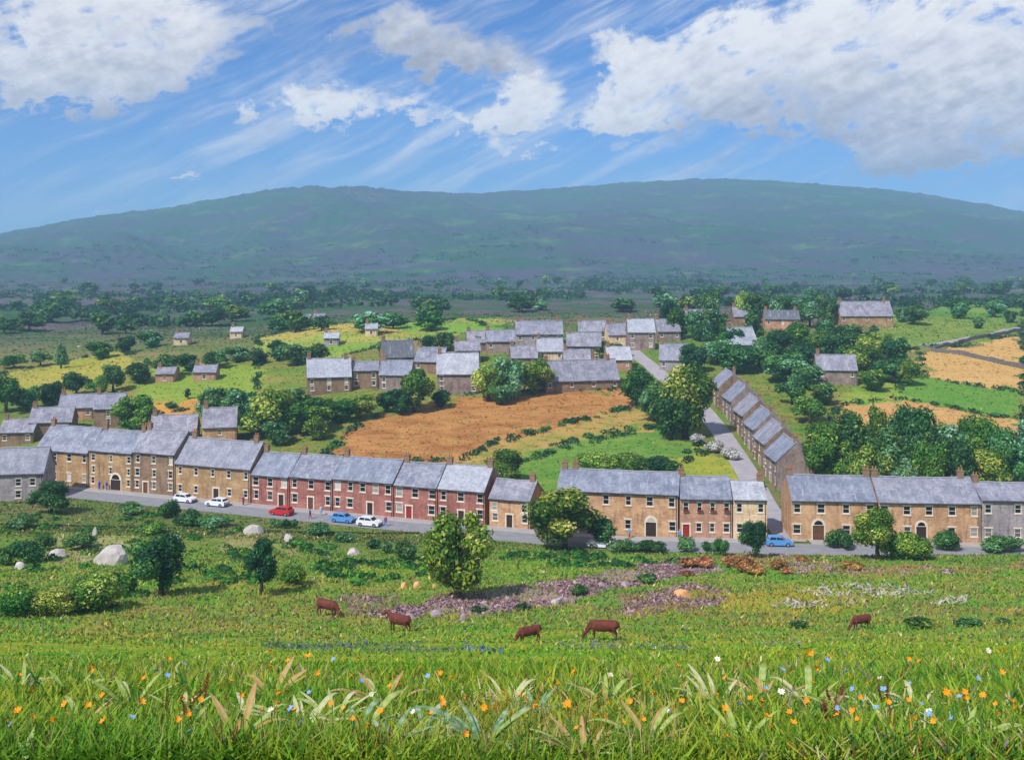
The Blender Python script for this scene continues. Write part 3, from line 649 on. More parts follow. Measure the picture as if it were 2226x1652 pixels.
def back_house(label, x0, x1, base, eav, rid, rz, wall, roof, cols=2, depth=7.0, chims=(0.05,), ww=.9, hh=1.1, door=None, name='house', group=None, nrow=None, found=3.0):
    """house standing on its own ground point"""
    p = ground((x0 + x1) / 2, base); w = (x1 - x0) / F * p.y / max(math.cos(rz), .5)
    he = max((base - eav) / F * p.y, 2.3); hr = EYE - (rid - HY) / F * (p.y + depth / 2) - p.z; hr = max(hr, he + 1.4)
    c, s = math.cos(rz), math.sin(rz)
    loc = (p.x - c * w / 2, p.y - s * w / 2, p.z)
    rows = [he - 1.75] if he < 4.2 else [.9, he - 1.8]
    if door: door = (door[0] * w - door[1] / 2,) + tuple(door[1:])
    wins = win_grid(w, cols, rows, ww, hh, door, margin=min(1.2, w * .22))
    return house(name, label, loc, rz, w, depth, he, hr, wall, roof, wins, door, [q * w for q in chims], .15, group, found)
BH = [  # second row at the left
    ('brown cottage at the left edge behind the street, nearest its roof row', 0, 70, 968, 940, 912, .12, 'brown', 'roof2', 2),
    ('brown cottage with long lilac roof second from left edge', 66, 152, 950, 918, 886, .18, 'brown', 'roof2', 2),
    ('small cottage with lilac roof highest of the left group', 130, 200, 912, 886, 858, .2, 'pink', 'roof2', 2),
    ('cottage left of the round green tree behind the street', 205, 266, 930, 888, 856, .15, 'brown', 'roof2', 1),
    ('brown cottage with lilac roof right of the round green tree', 328, 424, 972, 938, 902, .16, 'brown', 'roof2', 2),
    ('cottage with cream chimney stack in front of the dark trees', 442, 512, 970, 928, 886, .2, 'buff', 'roof2', 1),
    ('small pinkish cottage among the far left field trees, left one', 338, 378, 832, 816, 800, .1, 'pink', 'roof2', 1),
    ('small pinkish cottage among the far left field trees, right one', 420, 468, 828, 812, 794, .1, 'pink', 'roof2', 1),
    ('tiny pale cottage far left of the upper village', 378, 408, 750, 740, 728, .1, 'cream', 'roof2', 1),
    ('tiny pale cottage between far left and upper village', 500, 526, 736, 726, 714, .1, 'cream', 'roofw', 1),
    ('tiny white cottage far above the upper village, left of two', 650, 672, 706, 699, 690, .0, 'cream', 'roofw', 1),
    ('tiny white cottage far above the upper village, right of two', 680, 704, 704, 696, 684, .0, 'cream', 'roof2', 1),
    ('tiny pale cottage on the tan field left of the dark barn', 704, 736, 752, 742, 728, .1, 'greyw', 'roofw', 1),
    ('tiny pale cottage above the dark barn', 794, 820, 731, 722, 712, .1, 'cream', 'roofw', 1),
    # upper village
    ('low cottage in front of the long grey terrace of upper village', 1112, 1168, 802, 778, 752, .1, 'brown', 'roof2', 2),
    ('grey cottage directly behind the long low building', 1226, 1284, 806, 786, 760, .0, 'lilac', 'roof2', 2),
    ('pinkish cottage just left of the lane top', 1322, 1374, 806, 782, 754, .1, 'pink', 'roofw', 2),
    ('small cottage at the left of the upper ridge', 1016, 1060, 764, 744, 720, .1, 'brown', 'roof2', 1),
    ('lilac house right of the bright white-grey roof', 1430, 1480, 742, 720, 694, .1, 'lilac', 'roof2', 2),
    ('upper village house at the left end with pale slate roof', 670, 762, 856, 818, 779, .22, 'brown', 'roofw', 3),
    ('low brown range joining the two left upper village houses', 764, 822, 846, 806, 786, .1, 'brown', 'roof2', 2),
    ('upper village cottage with patched slate roof behind the yellow-green bush', 824, 892, 852, 815, 784, -.1, 'lilac', 'roof', 2),
    ('upper village barn with a dark brown roof', 836, 902, 804, 776, 740, .3, 'brown', 'roofd', 1),
    ('small house with pale roof right of the dark barn', 900, 962, 812, 786, 756, -.25, 'brown', 'roof', 2),
    ('upper village house with wide pale roof above the orange field', 950, 1040, 858, 812, 768, .05, 'lilac', 'roofw', 2),
    ('brown house behind the wide pale roofed house', 990, 1044, 792, 762, 742, .1, 'brown', 'roof2', 2),
    ('long grey roofed house at the left of the upper ridge', 1058, 1120, 768, 742, 718, .08, 'lilac', 'roof2', 2),
    ('long grey terrace at the top of the upper village', 1122, 1224, 752, 726, 698, .05, 'greyw', 'roof2', 4),
    ('white gabled house in the middle of the upper village', 1170, 1226, 788, 764, 736, .1, 'cream', 'roofw', 2),
    ('brown house at centre of upper village with two small windows', 1232, 1306, 790, 752, 724, -.06, 'brown', 'roof2', 2),
    ('grey roofed house right of the long upper terrace', 1258, 1320, 742, 720, 698, .0, 'lilac', 'roof2', 2),
    ('long low building with slate roof above the orange field', 1186, 1348, 850, 826, 783, .24, 'brown', 'roof2', 4),
    ('pale cottage beside the white roofed house', 1322, 1364, 752, 728, 704, .1, 'cream', 'roof2', 1),
    ('house with bright white-grey roof at the top of the lane', 1366, 1424, 762, 722, 694, .0, 'lilac', 'roofw', 2),
    ('slate roofed cottage just right of the top of the lane', 1434, 1494, 806, 782, 748, -.15, 'greyw', 'roof2', 2),
    ('brown house with lilac roof among trees above the lane', 1494, 1556, 716, 696, 674, .15, 'brown', 'roof2', 2),
    ('small brown house on the skyline of the wood', 1596, 1644, 706, 688, 668, .0, 'brown', 'roof2', 1),
    ('pale slate roofed house in the middle of the wood', 1592, 1650, 772, 748, 712, .3, 'greyw', 'roofw', 2),
    ('pinkish brown house in the wood, right of the small skyline house', 1664, 1738, 716, 694, 676, -.1, 'pink', 'roofd', 3),
    ('lilac roofed house at the right edge of the wood', 1778, 1862, 836, 804, 772, -.12, 'lilac', 'roof2', 2),
    ('long low farmhouse on the right skyline with two dark windows', 1826, 1944, 708, 686, 656, .1, 'tan', 'roof2', 3),
]
for lb, x0, x1, ba, ev, rd, rz, wl, rf, cl in BH:
    back_house(lb, x0, x1, ba, ev, rd, rz, M[wl], M[rf], cl, chims=(.06,) if cl < 3 else (.05, .9))
# the row stepping up the lane: ridges run with the lane, gables to the viewer
steps = [(199, 9.5, 'lowest house of the lane terrace, brown gable towards the street'), (210, 10, 'second house up the lane terrace'), (221.5, 10, 'third house up the lane terrace with pale streaked roof'),
         (233, 10.5, 'fourth house up the lane terrace'), (245, 10.5, 'fifth house up the lane terrace'), (257, 11, 'top house of the lane terrace beside the lane bend')]
for i, (yy, ln, lb) in enumerate(steps):
    lx = float(np.interp(yy, [q[1] for q in LANE], [q[0] for q in LANE])) + 3.6
    z0 = tz(lx + 2, yy)
    # local x runs towards the viewer: the front faces the lane on the left
    wins = win_grid(ln, 3, [.9, 3.3], .9, 1.2, (ln * .45, 1., 2.1))
    house('terraced_house', lb, (lx, yy + ln, z0), R(-90), ln, 7.2, 5.3, 8.6, M['lilac'] if i % 2 == 0 else M['brown'], M['roof2'] if i % 2 else M['roof'], wins, (ln * .45, 1., 2.1, M['door4'], False), [ln * .95], .0 if i else .1, 'houses stepping up the lane', 3)
p = ground(1740, 1000)
house('house', 'small brown cottage with slate roof between lane terrace and the dark trees', (56.8, 203, tz(58, 204)), R(4), 6.5, 7, 4.0, 7.0, M['lilac'], M['roof'], [(1, 1.4, .9, 1.2), (4.4, 1.4, .9, 1.2)], None, [.5], .15)

# ------------------------------------------------------------------ trees and shrubs
def leaf_cloud(rng, P, N, size, rnd, aspect=.62):
    """kite-shaped leaf clumps at P facing roughly along N"""
    n = len(P); N = N / np.maximum(np.linalg.norm(N, axis=1, keepdims=True), 1e-6)
    T = np.cross(N, rng.normal(size=(n, 3))); T /= np.maximum(np.linalg.norm(T, axis=1, keepdims=True), 1e-6); B = np.cross(N, T)
    s = (size * rng.uniform(.55, 1.5, n))[:, None]
    V = np.stack([P - T * s, P - B * s * aspect + N * s * .3, P + T * s * 1.15, P + B * s * aspect + N * s * .3], 1).reshape(-1, 3)
    return V, np.arange(4 * n).reshape(-1, 4), np.repeat(rnd, 4)
def crown_mesh(seed, n, size, shape):
    rng = np.random.default_rng(seed)
    nl = {'round': 19, 'wide': 20, 'tall': 17, 'bush': 14, 'cone': 12}[shape]
    C = []; Rr = []
    for i in range(nl):
        d = rng.normal(size=3); d /= np.linalg.norm(d); q = rng.uniform(.3, .82)
        c = d * q; r = rng.uniform(.2, .46) * (1.15 - .35 * q)
        if shape == 'tall': c[:2] *= .8
        if shape == 'cone': t = (i + .5) / nl; c = np.array([rng.normal() * .1, rng.normal() * .1, -0.8 + 1.6 * t]); r = .62 * (1 - t) + .14
        if shape == 'bush': c[2] = abs(c[2]) * .8 - .45; r *= 1.15
        if shape == 'round' and i < 4: c[2] -= .15; c[:2] *= .75
        C.append(c); Rr.append(r)
    C = np.array(C); Rr = np.array(Rr); lr = rng.uniform(0, 1, nl)
    w = Rr ** 2; li = rng.choice(nl, n, p=w / w.sum()); D = rng.normal(size=(n, 3)); D /= np.linalg.norm(D, axis=1, keepdims=True)
    P = C[li] + D * (Rr[li] * (.74 + .5 * rng.uniform(0, 1, n) ** 1.6))[:, None]
    keep = np.ones(n, bool)
    for j in range(nl): keep &= (np.linalg.norm(P - C[j], axis=1) > Rr[j] * .66) | (li == j)
    P, D, li = P[keep], D[keep], li[keep]
    V, Fq, rr = leaf_cloud(rng, P, D + rng.normal(size=P.shape) * .45, size, np.clip(.42 * lr[li] + .58 * rng.uniform(0, 1, len(P)) ** 1.25, 0, 1))
    # inner twig masses that close the crown
    vs_, fs_, rs_ = [V], [Fq], [rr]; b = len(V)
    for c, r in zip(C, Rr):
        nn, mm = 7, 5; vv = []
        for i in range(mm + 1):
            th = math.pi * i / mm
            for j in range(nn):
                ph = 2 * math.pi * j / nn; k_ = r * .66 * rng.uniform(.8, 1.15); vv.append((c[0] + math.sin(th) * math.cos(ph) * k_, c[1] + math.sin(th) * math.sin(ph) * k_, c[2] + math.cos(th) * k_))
        ff = [(b + i * nn + j, b + i * nn + (j + 1) % nn, b + (i + 1) * nn + (j + 1) % nn, b + (i + 1) * nn + j) for i in range(mm) for j in range(nn)]
        vs_.append(np.array(vv)); fs_.append(np.array(ff)); rs_.append(rng.uniform(.1, .5, len(vv))); b += len(vv)
    V = np.concatenate(vs_); V[:, 2] = np.clip(V[:, 2], -1.05, 1.15)
    return mesh_np('crown', V, np.concatenate(fs_), vals=dict(rnd=np.concatenate(rs_)), mat=M['leaf'])
CROWN = {}
for sz, n, ls in (('big', 8500, .052), ('mid', 3600, .074), ('small', 760, .13)):
    for sh in ('round', 'wide', 'tall', 'bush', 'cone'):
        if sh == 'cone' and sz == 'big': continue
        CROWN[sz, sh] = [crown_mesh(hash((n, len(sh), s)) % 9999 + s, n, ls, sh) for s in range(3)]
def trunk_mesh(seed, limbs=5):
    rng = random.Random(seed); mb = MB(); mb.tube([(0, 0, -.12), (.01, 0, .25), (-.02, .02, .6), (0, 0, 1)], [.062, .045, .032, .012], 8)
    for i in range(limbs):
        a = i * 2.4 + rng.random(); z = .32 + .1 * i; l = .3 + .15 * rng.random()
        mb.tube([(0, 0, z), (math.cos(a) * l * .5, math.sin(a) * l * .5, z + .16), (math.cos(a) * l, math.sin(a) * l, z + .36)], [.026, .017, .006], 6)
    return mb.mesh('trunk', M['bark'], True)
TRUNK = [trunk_mesh(s) for s in range(4)]
TR = random.Random(21)
def plant(label, x, base, top, wpx, leaf='leaf', size='mid', shape='round', cat='tree', name='tree', group=None, bare=.13, p=None, hw=None):
    """a tree or shrub: picture x, ground line, top and width"""
    p = p or ground(x, base)
    h, w = hw or ((base - top) / F * p.y, wpx / F * p.y)
    t = thing(name, label, cat, p, TR.uniform(0, 6.28), group)
    hc = h * (1 - bare) / 2; me = TR.choice(CROWN[size, shape])
    nm = 'crown' if cat == 'tree' else 'foliage'
    c = obj(nm, me, t, (0, 0, h - hc * .97), TR.uniform(0, 6.28), (w * .52, w * .52, hc))
    c.material_slots[0].link = 'OBJECT'; c.material_slots[0].material = M[leaf]
    c.pass_index = (8 if leaf == 'leafy' else 6) if size == 'big' and leaf in ('leafy', 'leaf') else TR.randint(1, 9)
    tw = min(w, h) * (1.0 if cat == 'tree' else .7)
    obj('trunk' if cat == 'tree' else 'stem', TR.choice(TRUNK), t, (0, 0, 0), TR.uniform(0, 6.28), (tw, tw, h * .8))
    return t
ORD = ['first', 'second', 'third', 'fourth', 'fifth', 'sixth', 'seventh', 'eighth', 'ninth', 'tenth', 'eleventh', 'twelfth', 'thirteenth', 'fourteenth', 'fifteenth', 'sixteenth', 'seventeenth', 'eighteenth', 'nineteenth', 'twentieth', 'twenty-first', 'twenty-second', 'twenty-third', 'twenty-fourth', 'twenty-fifth', 'twenty-sixth', 'twenty-seventh', 'twenty-eighth', 'twenty-ninth', 'thirtieth', 'thirty-first', 'thirty-second', 'thirty-third', 'thirty-fourth']
LOOK = dict(leaf='mid green', leafy='yellow-green', leafd='dark green', leaft='teal-flecked green')
def nth(items, it): return ORD[sorted(i[0] for i in items).index(it[0])]
T, B = dict(cat='tree', name='tree'), dict(cat='shrub', name='shrub', shape='bush', bare=.0)
PL = [
 ('tall yellow-topped tree standing alone in the pasture below the red terrace', 995, 1304, 1112, 156, 'leafy', 'big', 'round', T),
 ('broad yellow-green tree at the roadside in front of the buff houses', 1228, 1194, 1068, 190, 'leafy', 'big', 'wide', T),
 ('smaller dark tree leaning against the broad roadside tree', 1306, 1190, 1122, 72, 'leafd', 'mid', 'round', T),
 ('dark rounded bush at the road edge just left of the lone tree', 882, 1218, 1163, 60, 'leafd', 'mid', 'bush', B),
 ('teal-flecked tree in the left pasture, the largest of its clump', 350, 1294, 1168, 128, 'leaft', 'big', 'round', T),
 ('small teal-flecked tree in the pasture below the red car', 568, 1292, 1180, 84, 'leaft', 'big', 'round', T),
 ('low green shrub right of the small teal-flecked tree', 632, 1268, 1218, 62, 'leaf', 'mid', 'bush', B),
 ('dark tree beside the road below the left stone houses', 112, 1116, 1050, 96, 'leafd', 'big', 'round', T),
 ('leafy bush at the left frame edge in the lower hedge', 34, 1338, 1248, 100, 'leaf', 'big', 'bush', B),
 ('second bush from the left in the lower hedge', 118, 1338, 1256, 96, 'leafy', 'big', 'bush', B),
 ('tallest yellow-green bush of the lower left hedge', 205, 1326, 1222, 120, 'leafy', 'big', 'bush', B),
 ('bush between the hedge and the teal-flecked tree', 268, 1292, 1226, 84, 'leaf', 'mid', 'bush', B),
 ('dark rounded bush left of the pale boulder', 56, 1226, 1160, 78, 'leafd', 'mid', 'bush', B),
 ('dark bush cut by the left frame edge', 8, 1228, 1178, 52, 'leafd', 'mid', 'bush', B),
 ('dark green bush above the grey boulder at left', 96, 1196, 1152, 46, 'leafd', 'mid', 'bush', B),
 ('pair-sized dark bush above the large pale boulder', 180, 1192, 1148, 74, 'leafd', 'mid', 'bush', B),
 ('small bush left of the road under the dark roadside tree', 40, 1150, 1108, 60, 'leafd', 'mid', 'bush', B),
 ('dark low shrub at the road edge below the brown house', 282, 1118, 1084, 62, 'leafd', 'mid', 'bush', B),
 ('bright green bush at the road edge below the lower tan house', 366, 1124, 1076, 48, 'leafy', 'mid', 'bush', B),
 ('dark shrub right of the bright green roadside bush', 408, 1142, 1098, 62, 'leafd', 'mid', 'bush', B),
 ('long dark shrub under the road left of the red car', 468, 1146, 1112, 84, 'leafd', 'mid', 'bush', B),
 ('small bush in the pasture under the long dark shrub', 330, 1160, 1128, 56, 'leaf', 'mid', 'bush', B),
 ('small dark roadside shrub below the red car, left one', 598, 1146, 1120, 20, 'leafd', 'small', 'bush', B),
 ('small dark roadside shrub below the red car, middle one', 620, 1148, 1122, 24, 'leafd', 'small', 'bush', B),
 ('small dark roadside shrub below the red car, right one', 640, 1148, 1120, 18, 'leafd', 'small', 'bush', B),
 ('dark shrub below the two walkers on the road', 692, 1164, 1128, 52, 'leafd', 'mid', 'bush', B),
 ('dark shrub below the blue car', 748, 1178, 1150, 40, 'leafd', 'small', 'bush', B),
 ('dark shrub below the white car', 812, 1192, 1164, 36, 'leafd', 'small', 'bush', B),
 ('thin dark shrub left of the dark rounded bush', 842, 1202, 1166, 24, 'leafd', 'small', 'bush', B),
 ('low dark hedge bush under the broad buff house, left', 1350, 1198, 1164, 64, 'leafd', 'mid', 'bush', B),
 ('low dark hedge bush under the arched porch', 1414, 1200, 1166, 74, 'leafd', 'mid', 'bush', B),
 ('rounded dark bush before the pinkish house, leftmost', 1488, 1198, 1156, 44, 'leafd', 'mid', 'bush', B),
 ('smallest dark bush before the pinkish house', 1534, 1198, 1168, 28, 'leafd', 'small', 'bush', B),
 ('dark bush before the pinkish house, right one', 1566, 1206, 1158, 42, 'leafd', 'mid', 'bush', B),
 ('dark blue-green tree in front of the cream corner house', 1642, 1212, 1134, 66, 'leafd', 'big', 'round', T),
 ('small bush at the left of the leafy cluster on the right', 1826, 1192, 1140, 62, 'leaft', 'mid', 'bush', B),
 ('tall yellow-topped shrub in front of the right-hand buff houses', 1908, 1216, 1108, 100, 'leafy', 'big', 'round', T),
 ('broad leafy shrub right of the tall yellow-topped one', 1972, 1214, 1136, 100, 'leaf', 'big', 'bush', B),
 ('green shrub in front of the right-hand buff house wall', 2058, 1194, 1142, 68, 'leafd', 'mid', 'bush', B),
 ('pyramid shaped dark shrub at the right near the grey house', 2170, 1198, 1154, 88, 'leafd', 'mid', 'bush', B),
 ('green tree behind the small buff cottage', 1100, 1054, 982, 98, 'leaf', 'big', 'round', T),
 ('tree behind the broad buff house, left one', 1300, 1034, 968, 86, 'leaf', 'big', 'bush', T),
 ('tree behind the broad buff house, middle one', 1366, 1034, 968, 88, 'leaf', 'big', 'bush', T),
 ('low dark tree behind the broad buff house, right one', 1440, 1034, 984, 88, 'leafd', 'mid', 'bush', T),
 ('yellow-topped tree on the left of the lane bend', 1490, 952, 798, 134, 'leafy', 'big', 'tall', T),
 ('dark tree below the yellow-topped lane tree', 1458, 956, 850, 104, 'leafd', 'mid', 'round', T),
 ('tree on the left of the lane beside the long low building', 1384, 882, 800, 80, 'leaf', 'mid', 'round', T),
 ('tree between the two lane trees', 1422, 916, 830, 84, 'leafd', 'mid', 'round', T),
 ('round bright green tree behind the left street houses', 293, 944, 860, 98, 'leaf', 'big', 'round', T),
 ('tiny dark lone tree in the left yellow-green field', 408, 868, 843, 15, 'leafd', 'small', 'round', T),
 ('small dark bush in the left yellow-green field', 372, 887, 867, 30, 'leafd', 'small', 'bush', B),
 ('dark pointed conifer at the upper left field edge', 133, 800, 744, 34, 'leafd', 'mid', 'cone', T),
 ('green bush on the lane verge below the lane terrace', 1640, 1062, 1034, 56, 'leaf', 'small', 'bush', B),
 ('pale yellow-green upright tree in front of the dark tree belt', 1902, 1012, 884, 60, 'leafy', 'mid', 'tall', T),
]
for lb, x, ba, tp, w, lf, sz, sh, kw in PL:
    k_ = dict(kw); k_['shape'] = sh; plant(lb, x, ba, tp, w, lf, sz, **k_)
g_ = 'white blossoming bushes beside the lane'
for x, ba, tp, w in ((1518, 966, 936, 44), (1552, 982, 948, 44), (1588, 1000, 966, 44)):
    plant('white blossoming bush on the left verge of the lane', x, ba, tp, w, 'blossom', 'mid', 'bush', 'shrub', 'shrub', g_, 0)
g_ = 'dark tree belt behind the right-hand houses'
BELT = ((1792, 930, 120, 'leaf'), (1846, 890, 130, 'leaft'), (1925, 925, 110, 'leafd'), (1984, 886, 120, 'leafd'), (2052, 926, 140, 'leaft'), (2118, 904, 120, 'leaf'), (2178, 940, 110, 'leafd'), (2236, 918, 130, 'leaft'), (1882, 965, 96, 'leafy'), (2022, 968, 90, 'leaf'), (2090, 958, 100, 'leafd'), (2150, 976, 110, 'leafy'), (1960, 990, 90, 'leaft'))
for i, (x, tp, w, lf) in enumerate(BELT):
    plant('%s tree, %s from the left, in the belt behind the right-hand street houses' % (LOOK[lf], nth(BELT, BELT[i])), x, (1052 if i % 2 else 1070) if i < 8 else 1086, tp, w, lf, 'big', ('round', 'tall', 'wide')[i % 3], 'tree', 'tree', g_, .05)
g_ = 'trees below the upper village'
BELT = ((452, 905, 842, 60, 'leafd'), (486, 918, 838, 84, 'leaft'), (532, 934, 846, 92, 'leafd'), (560, 950, 892, 84, 'leafy'), (606, 944, 838, 110, 'leaf'), (640, 912, 842, 80, 'leaft'), (664, 942, 862, 100, 'leaf'), (706, 912, 866, 70, 'leafd'),
                         (604, 968, 915, 70, 'leafd'), (690, 958, 906, 60, 'leaf'), (742, 918, 866, 72, 'leaf'), (782, 910, 856, 66, 'leaf'), (842, 896, 846, 54, 'leafd'), (900, 896, 800, 84, 'leafy'), (872, 900, 846, 70, 'leafd'), (960, 886, 848, 50, 'leafd'), (1062, 872, 790, 70, 'leaf'), (1108, 868, 776, 90, 'leaft'), (1160, 858, 778, 80, 'leaf'), (1090, 880, 836, 60, 'leafd'), (1316, 786, 740, 70, 'leaf'), (1350, 776, 748, 40, 'leafd'))
for x, ba, tp, w, lf in BELT:
    plant('%s tree, %s from the left, between upper village and orange field' % (LOOK[lf], nth(BELT, (x,))), x, ba, tp, w, lf, 'mid', 'round', 'tree', 'tree', g_, .08)
g_ = 'trees of the wood above the lane'
wr = random.Random(5)
wood = [(1455, 720, 50), (1475, 738, 56), (1520, 742, 60), (1556, 730, 70), (1580, 768, 70), (1640, 742, 60), (1560, 790, 80), (1600, 812, 90), (1650, 800, 90), (1690, 770, 80), (1700, 830, 100), (1742, 800, 90), (1760, 845, 80), (1736, 752, 70), (1780, 772, 80), (1800, 745, 60), (1826, 790, 70), (1856, 760, 80), (1880, 812, 80), (1905, 780, 80), (1930, 830, 80), (1950, 800, 70), (1970, 838, 60), (1900, 850, 70), (1790, 880, 70), (1760, 920, 80), (1700, 706, 50), (1650, 702, 56), (1620, 700, 40), (1760, 712, 60), (1800, 706, 50), (1722, 880, 70), (1510, 812, 60), (1545, 700, 40)]
wsorted = sorted(wood)
for x, ba, w in wood:
    lf = wr.choice(['leafd', 'leafd', 'leaft', 'leaf'])
    plant('%s tree, %s from the left, in the dense wood above the lane' % (LOOK[lf], ORD[wsorted.index((x, ba, w))]), x, ba, ba - wr.uniform(48, 72), w, lf, 'mid', wr.choice(['round', 'wide']), 'tree', 'tree', g_, .06)
g_ = 'trees along the left field edge'
BELT = ((14, 898, 818, 74, 'leaf'), (60, 892, 836, 60, 'leafd'), (112, 880, 826, 64, 'leafd'), (166, 862, 808, 66, 'leafd'), (212, 862, 818, 50, 'leaf'), (246, 852, 792, 52, 'leafd'), (300, 832, 786, 72, 'leafd'), (362, 818, 768, 64, 'leafd'), (410, 806, 768, 60, 'leaft'), (470, 800, 762, 60, 'leafd'), (520, 786, 752, 64, 'leaft'), (30, 800, 770, 60, 'leaf'), (88, 796, 762, 50, 'leafd'), (220, 780, 742, 60, 'leaf'), (270, 766, 730, 60, 'leafd'), (330, 756, 718, 60, 'leaft'))
for x, ba, tp, w, lf in BELT:
    plant('%s tree, %s from the left edge, in the far left field hedges' % (LOOK[lf], nth(BELT, (x,))), x, ba, tp, w, lf, 'mid', 'wide', 'tree', 'tree', g_, .05)
g_ = 'trees dotted over the fields behind the upper village'
BELT = ((604, 784, 740, 56, 'leafd'), (646, 794, 746, 84, 'leaft'), (690, 788, 748, 60, 'leafd'), (838, 776, 738, 40, 'leaft'), (934, 764, 730, 50, 'leafd'), (968, 762, 722, 50, 'leaft'), (1046, 758, 726, 50, 'leaft'), (560, 792, 762, 50, 'leafd'), (1402, 720, 690, 40, 'leafd'), (1986, 706, 660, 54, 'leafd'), (2082, 692, 648, 64, 'leafd'), (2160, 690, 650, 46, 'leaft'), (2196, 702, 674, 34, 'leaft'), (2128, 714, 690, 32, 'leaft'), (1960, 700, 668, 40, 'leaft'))
for x, ba, tp, w, lf in BELT:
    plant('round %s tree, %s from the left, on fields behind the upper village' % (LOOK[lf], nth(BELT, (x,))), x, ba, tp, w, lf, 'mid', 'round', 'tree', 'tree', g_, .05)
fr_ = random.Random(77); g_ = 'far trees on the valley floor'
for i in range(130):
    x = fr_.uniform(-20, 2246); y = 612 + 115 * fr_.random() ** .8
    if x > 1000 and y > 680: y = 612 + 66 * fr_.random()
    if 1900 < x and y > 650: y = 640
    hpx = (y - 560) * fr_.uniform(.16, .30) + 4
    plant('far dark tree on the hazy valley floor before the hills', x, y, y - hpx, hpx * fr_.uniform(1.1, 2.0), fr_.choice(['leafd', 'leaft', 'leafd', 'leaf']), 'small', 'wide', 'tree', 'tree', g_, .03)

def clumps(name, pts, leafn, size, hgt, mat, seed, label, cat, rn=None, wide=1.0):
    """low leafy growth nobody could count: one object"""
    rng = np.random.default_rng(seed); pts = np.array(pts); n = len(pts); s = rng.uniform(.6, 1.4, n) * size if np.isscalar(size) else np.asarray(size)
    D = rng.normal(size=(n, leafn, 3)); D /= np.linalg.norm(D, axis=2, keepdims=True); D[:, :, 2] = abs(D[:, :, 2])
    q = rng.uniform(.6, 1.05, (n, leafn, 1)); P = pts[:, None, :] + D * q * s[:, None, None] * np.array([wide, wide, hgt])
    base = rng.uniform(0, 1, n)[:, None]; rnd = np.clip(.45 * base + .55 * rng.uniform(0, 1, (n, leafn)), 0, 1)
    V, Fq, rr = leaf_cloud(rng, P.reshape(-1, 3), (D + rng.normal(size=D.shape) * .4).reshape(-1, 3), 1.0, rnd.ravel())
    V = V.reshape(-1, 4, 3); c = P.reshape(-1, 1, 3); V = c + (V - c) * (np.repeat(s, leafn) * .34)[:, None, None]; V = V.reshape(-1, 3)
    return tag(obj(name, mesh_np(name, V, Fq, vals=dict(rnd=rr), mat=mat)), label, cat, kind='stuff')
def in_poly(poly, n, rng, bunch=None):
    P = np.array(poly); lo, hi = P.min(0), P.max(0); out = []
    while len(out) < n:
        x = rng.uniform(lo[0], hi[0], 4000); y = rng.uniform(lo[1], hi[1], 4000); k_ = pip(x, y, poly)
        if bunch: k_ &= fbm(x / bunch, y / bunch, 61, 3) > .5
        out += list(zip(x[k_], y[k_]))
    out = np.array(out[:n]); return np.column_stack([out, terrain(out[:, 0], out[:, 1])])
rng = np.random.default_rng(3)
# far woods and hedges reading as one dark texture on the valley floor and hill feet
yy = np.exp(rng.uniform(math.log(430), math.log(2100), 9000)); uu = rng.uniform(-.6, .6, 9000)
kk = (fbm(uu * yy / 170, yy / 70, 71, 4) > .52) & ~((yy < 560) & (uu > -.05)); yy, uu = yy[kk], uu[kk]
clumps('far_woods', np.column_stack([uu * yy, yy, terrain(uu * yy, yy) + .5]), 16, rng.uniform(2.2, 5.2, len(yy)), .75, M['leafd'], 5, 'hazy dark hedges and woods on the valley floor under the hills', 'woods', wide=1.7)
hq = []
for fi in (0, 1, 2, 3, 4, 5, 7, 9, 10, 11, 12):
    pl = FPOLY[fi][0]
    for (ax, ay), (bx_, by_) in zip(pl, pl[1:] + pl[:1]):
        ln = math.hypot(bx_ - ax, by_ - ay); n_ = int(ln / 1.3)
        if n_ < 2: continue
        t_ = rng.random(n_); X_ = ax + (bx_ - ax) * t_ + rng.normal(0, .5, n_); Y_ = ay + (by_ - ay) * t_ + rng.normal(0, .6, n_)
        k_ = (fbm(X_ / 9, Y_ / 9, 151 + fi, 2) > .46) & (np.abs(X_ - np.interp(Y_, [q[1] for q in LANE], [q[0] for q in LANE])) > 4.2) & (Y_ > street(X_) + 12); hq += list(zip(X_[k_], Y_[k_]))
hq = np.array(hq); clumps('hedgerow', np.column_stack([hq, terrain(hq[:, 0], hq[:, 1]) + .1]), 22, .75, .9, M['leafd'], 45, 'ragged dark hedges along the field edges behind the street', 'hedge', wide=1.3)
hp = np.concatenate([in_poly(FPOLY[14][0], 330, rng, 6), in_poly(FPOLY[15][0], 70, rng, 5), in_poly(FPOLY[16][0], 80, rng, 5), in_poly(FPOLY[18][0], 60, rng, 6)])
clumps('heather', hp, 26, .42, .7, M['heath'], 8, 'mauve heather clumps across the pasture right of the lone tree', 'heather', wide=1.7)

up_ = np.concatenate([in_poly([tuple(ground(x, y)[:2]) for x, y in pl], n_, rng, 7) for n_, pl in ((190, ((0, 1125), (300, 1100), (520, 1150), (700, 1190), (660, 1260), (420, 1300), (0, 1345))), (70, ((640, 1170), (960, 1210), (960, 1250), (700, 1280))), (60, ((1080, 1205), (1480, 1205), (1480, 1225), (1100, 1230))))])
clumps('undergrowth', up_, 40, .62, .8, M['leaf'], 58, 'low leafy undergrowth scattered over the left pasture and road verge', 'undergrowth', wide=1.3)

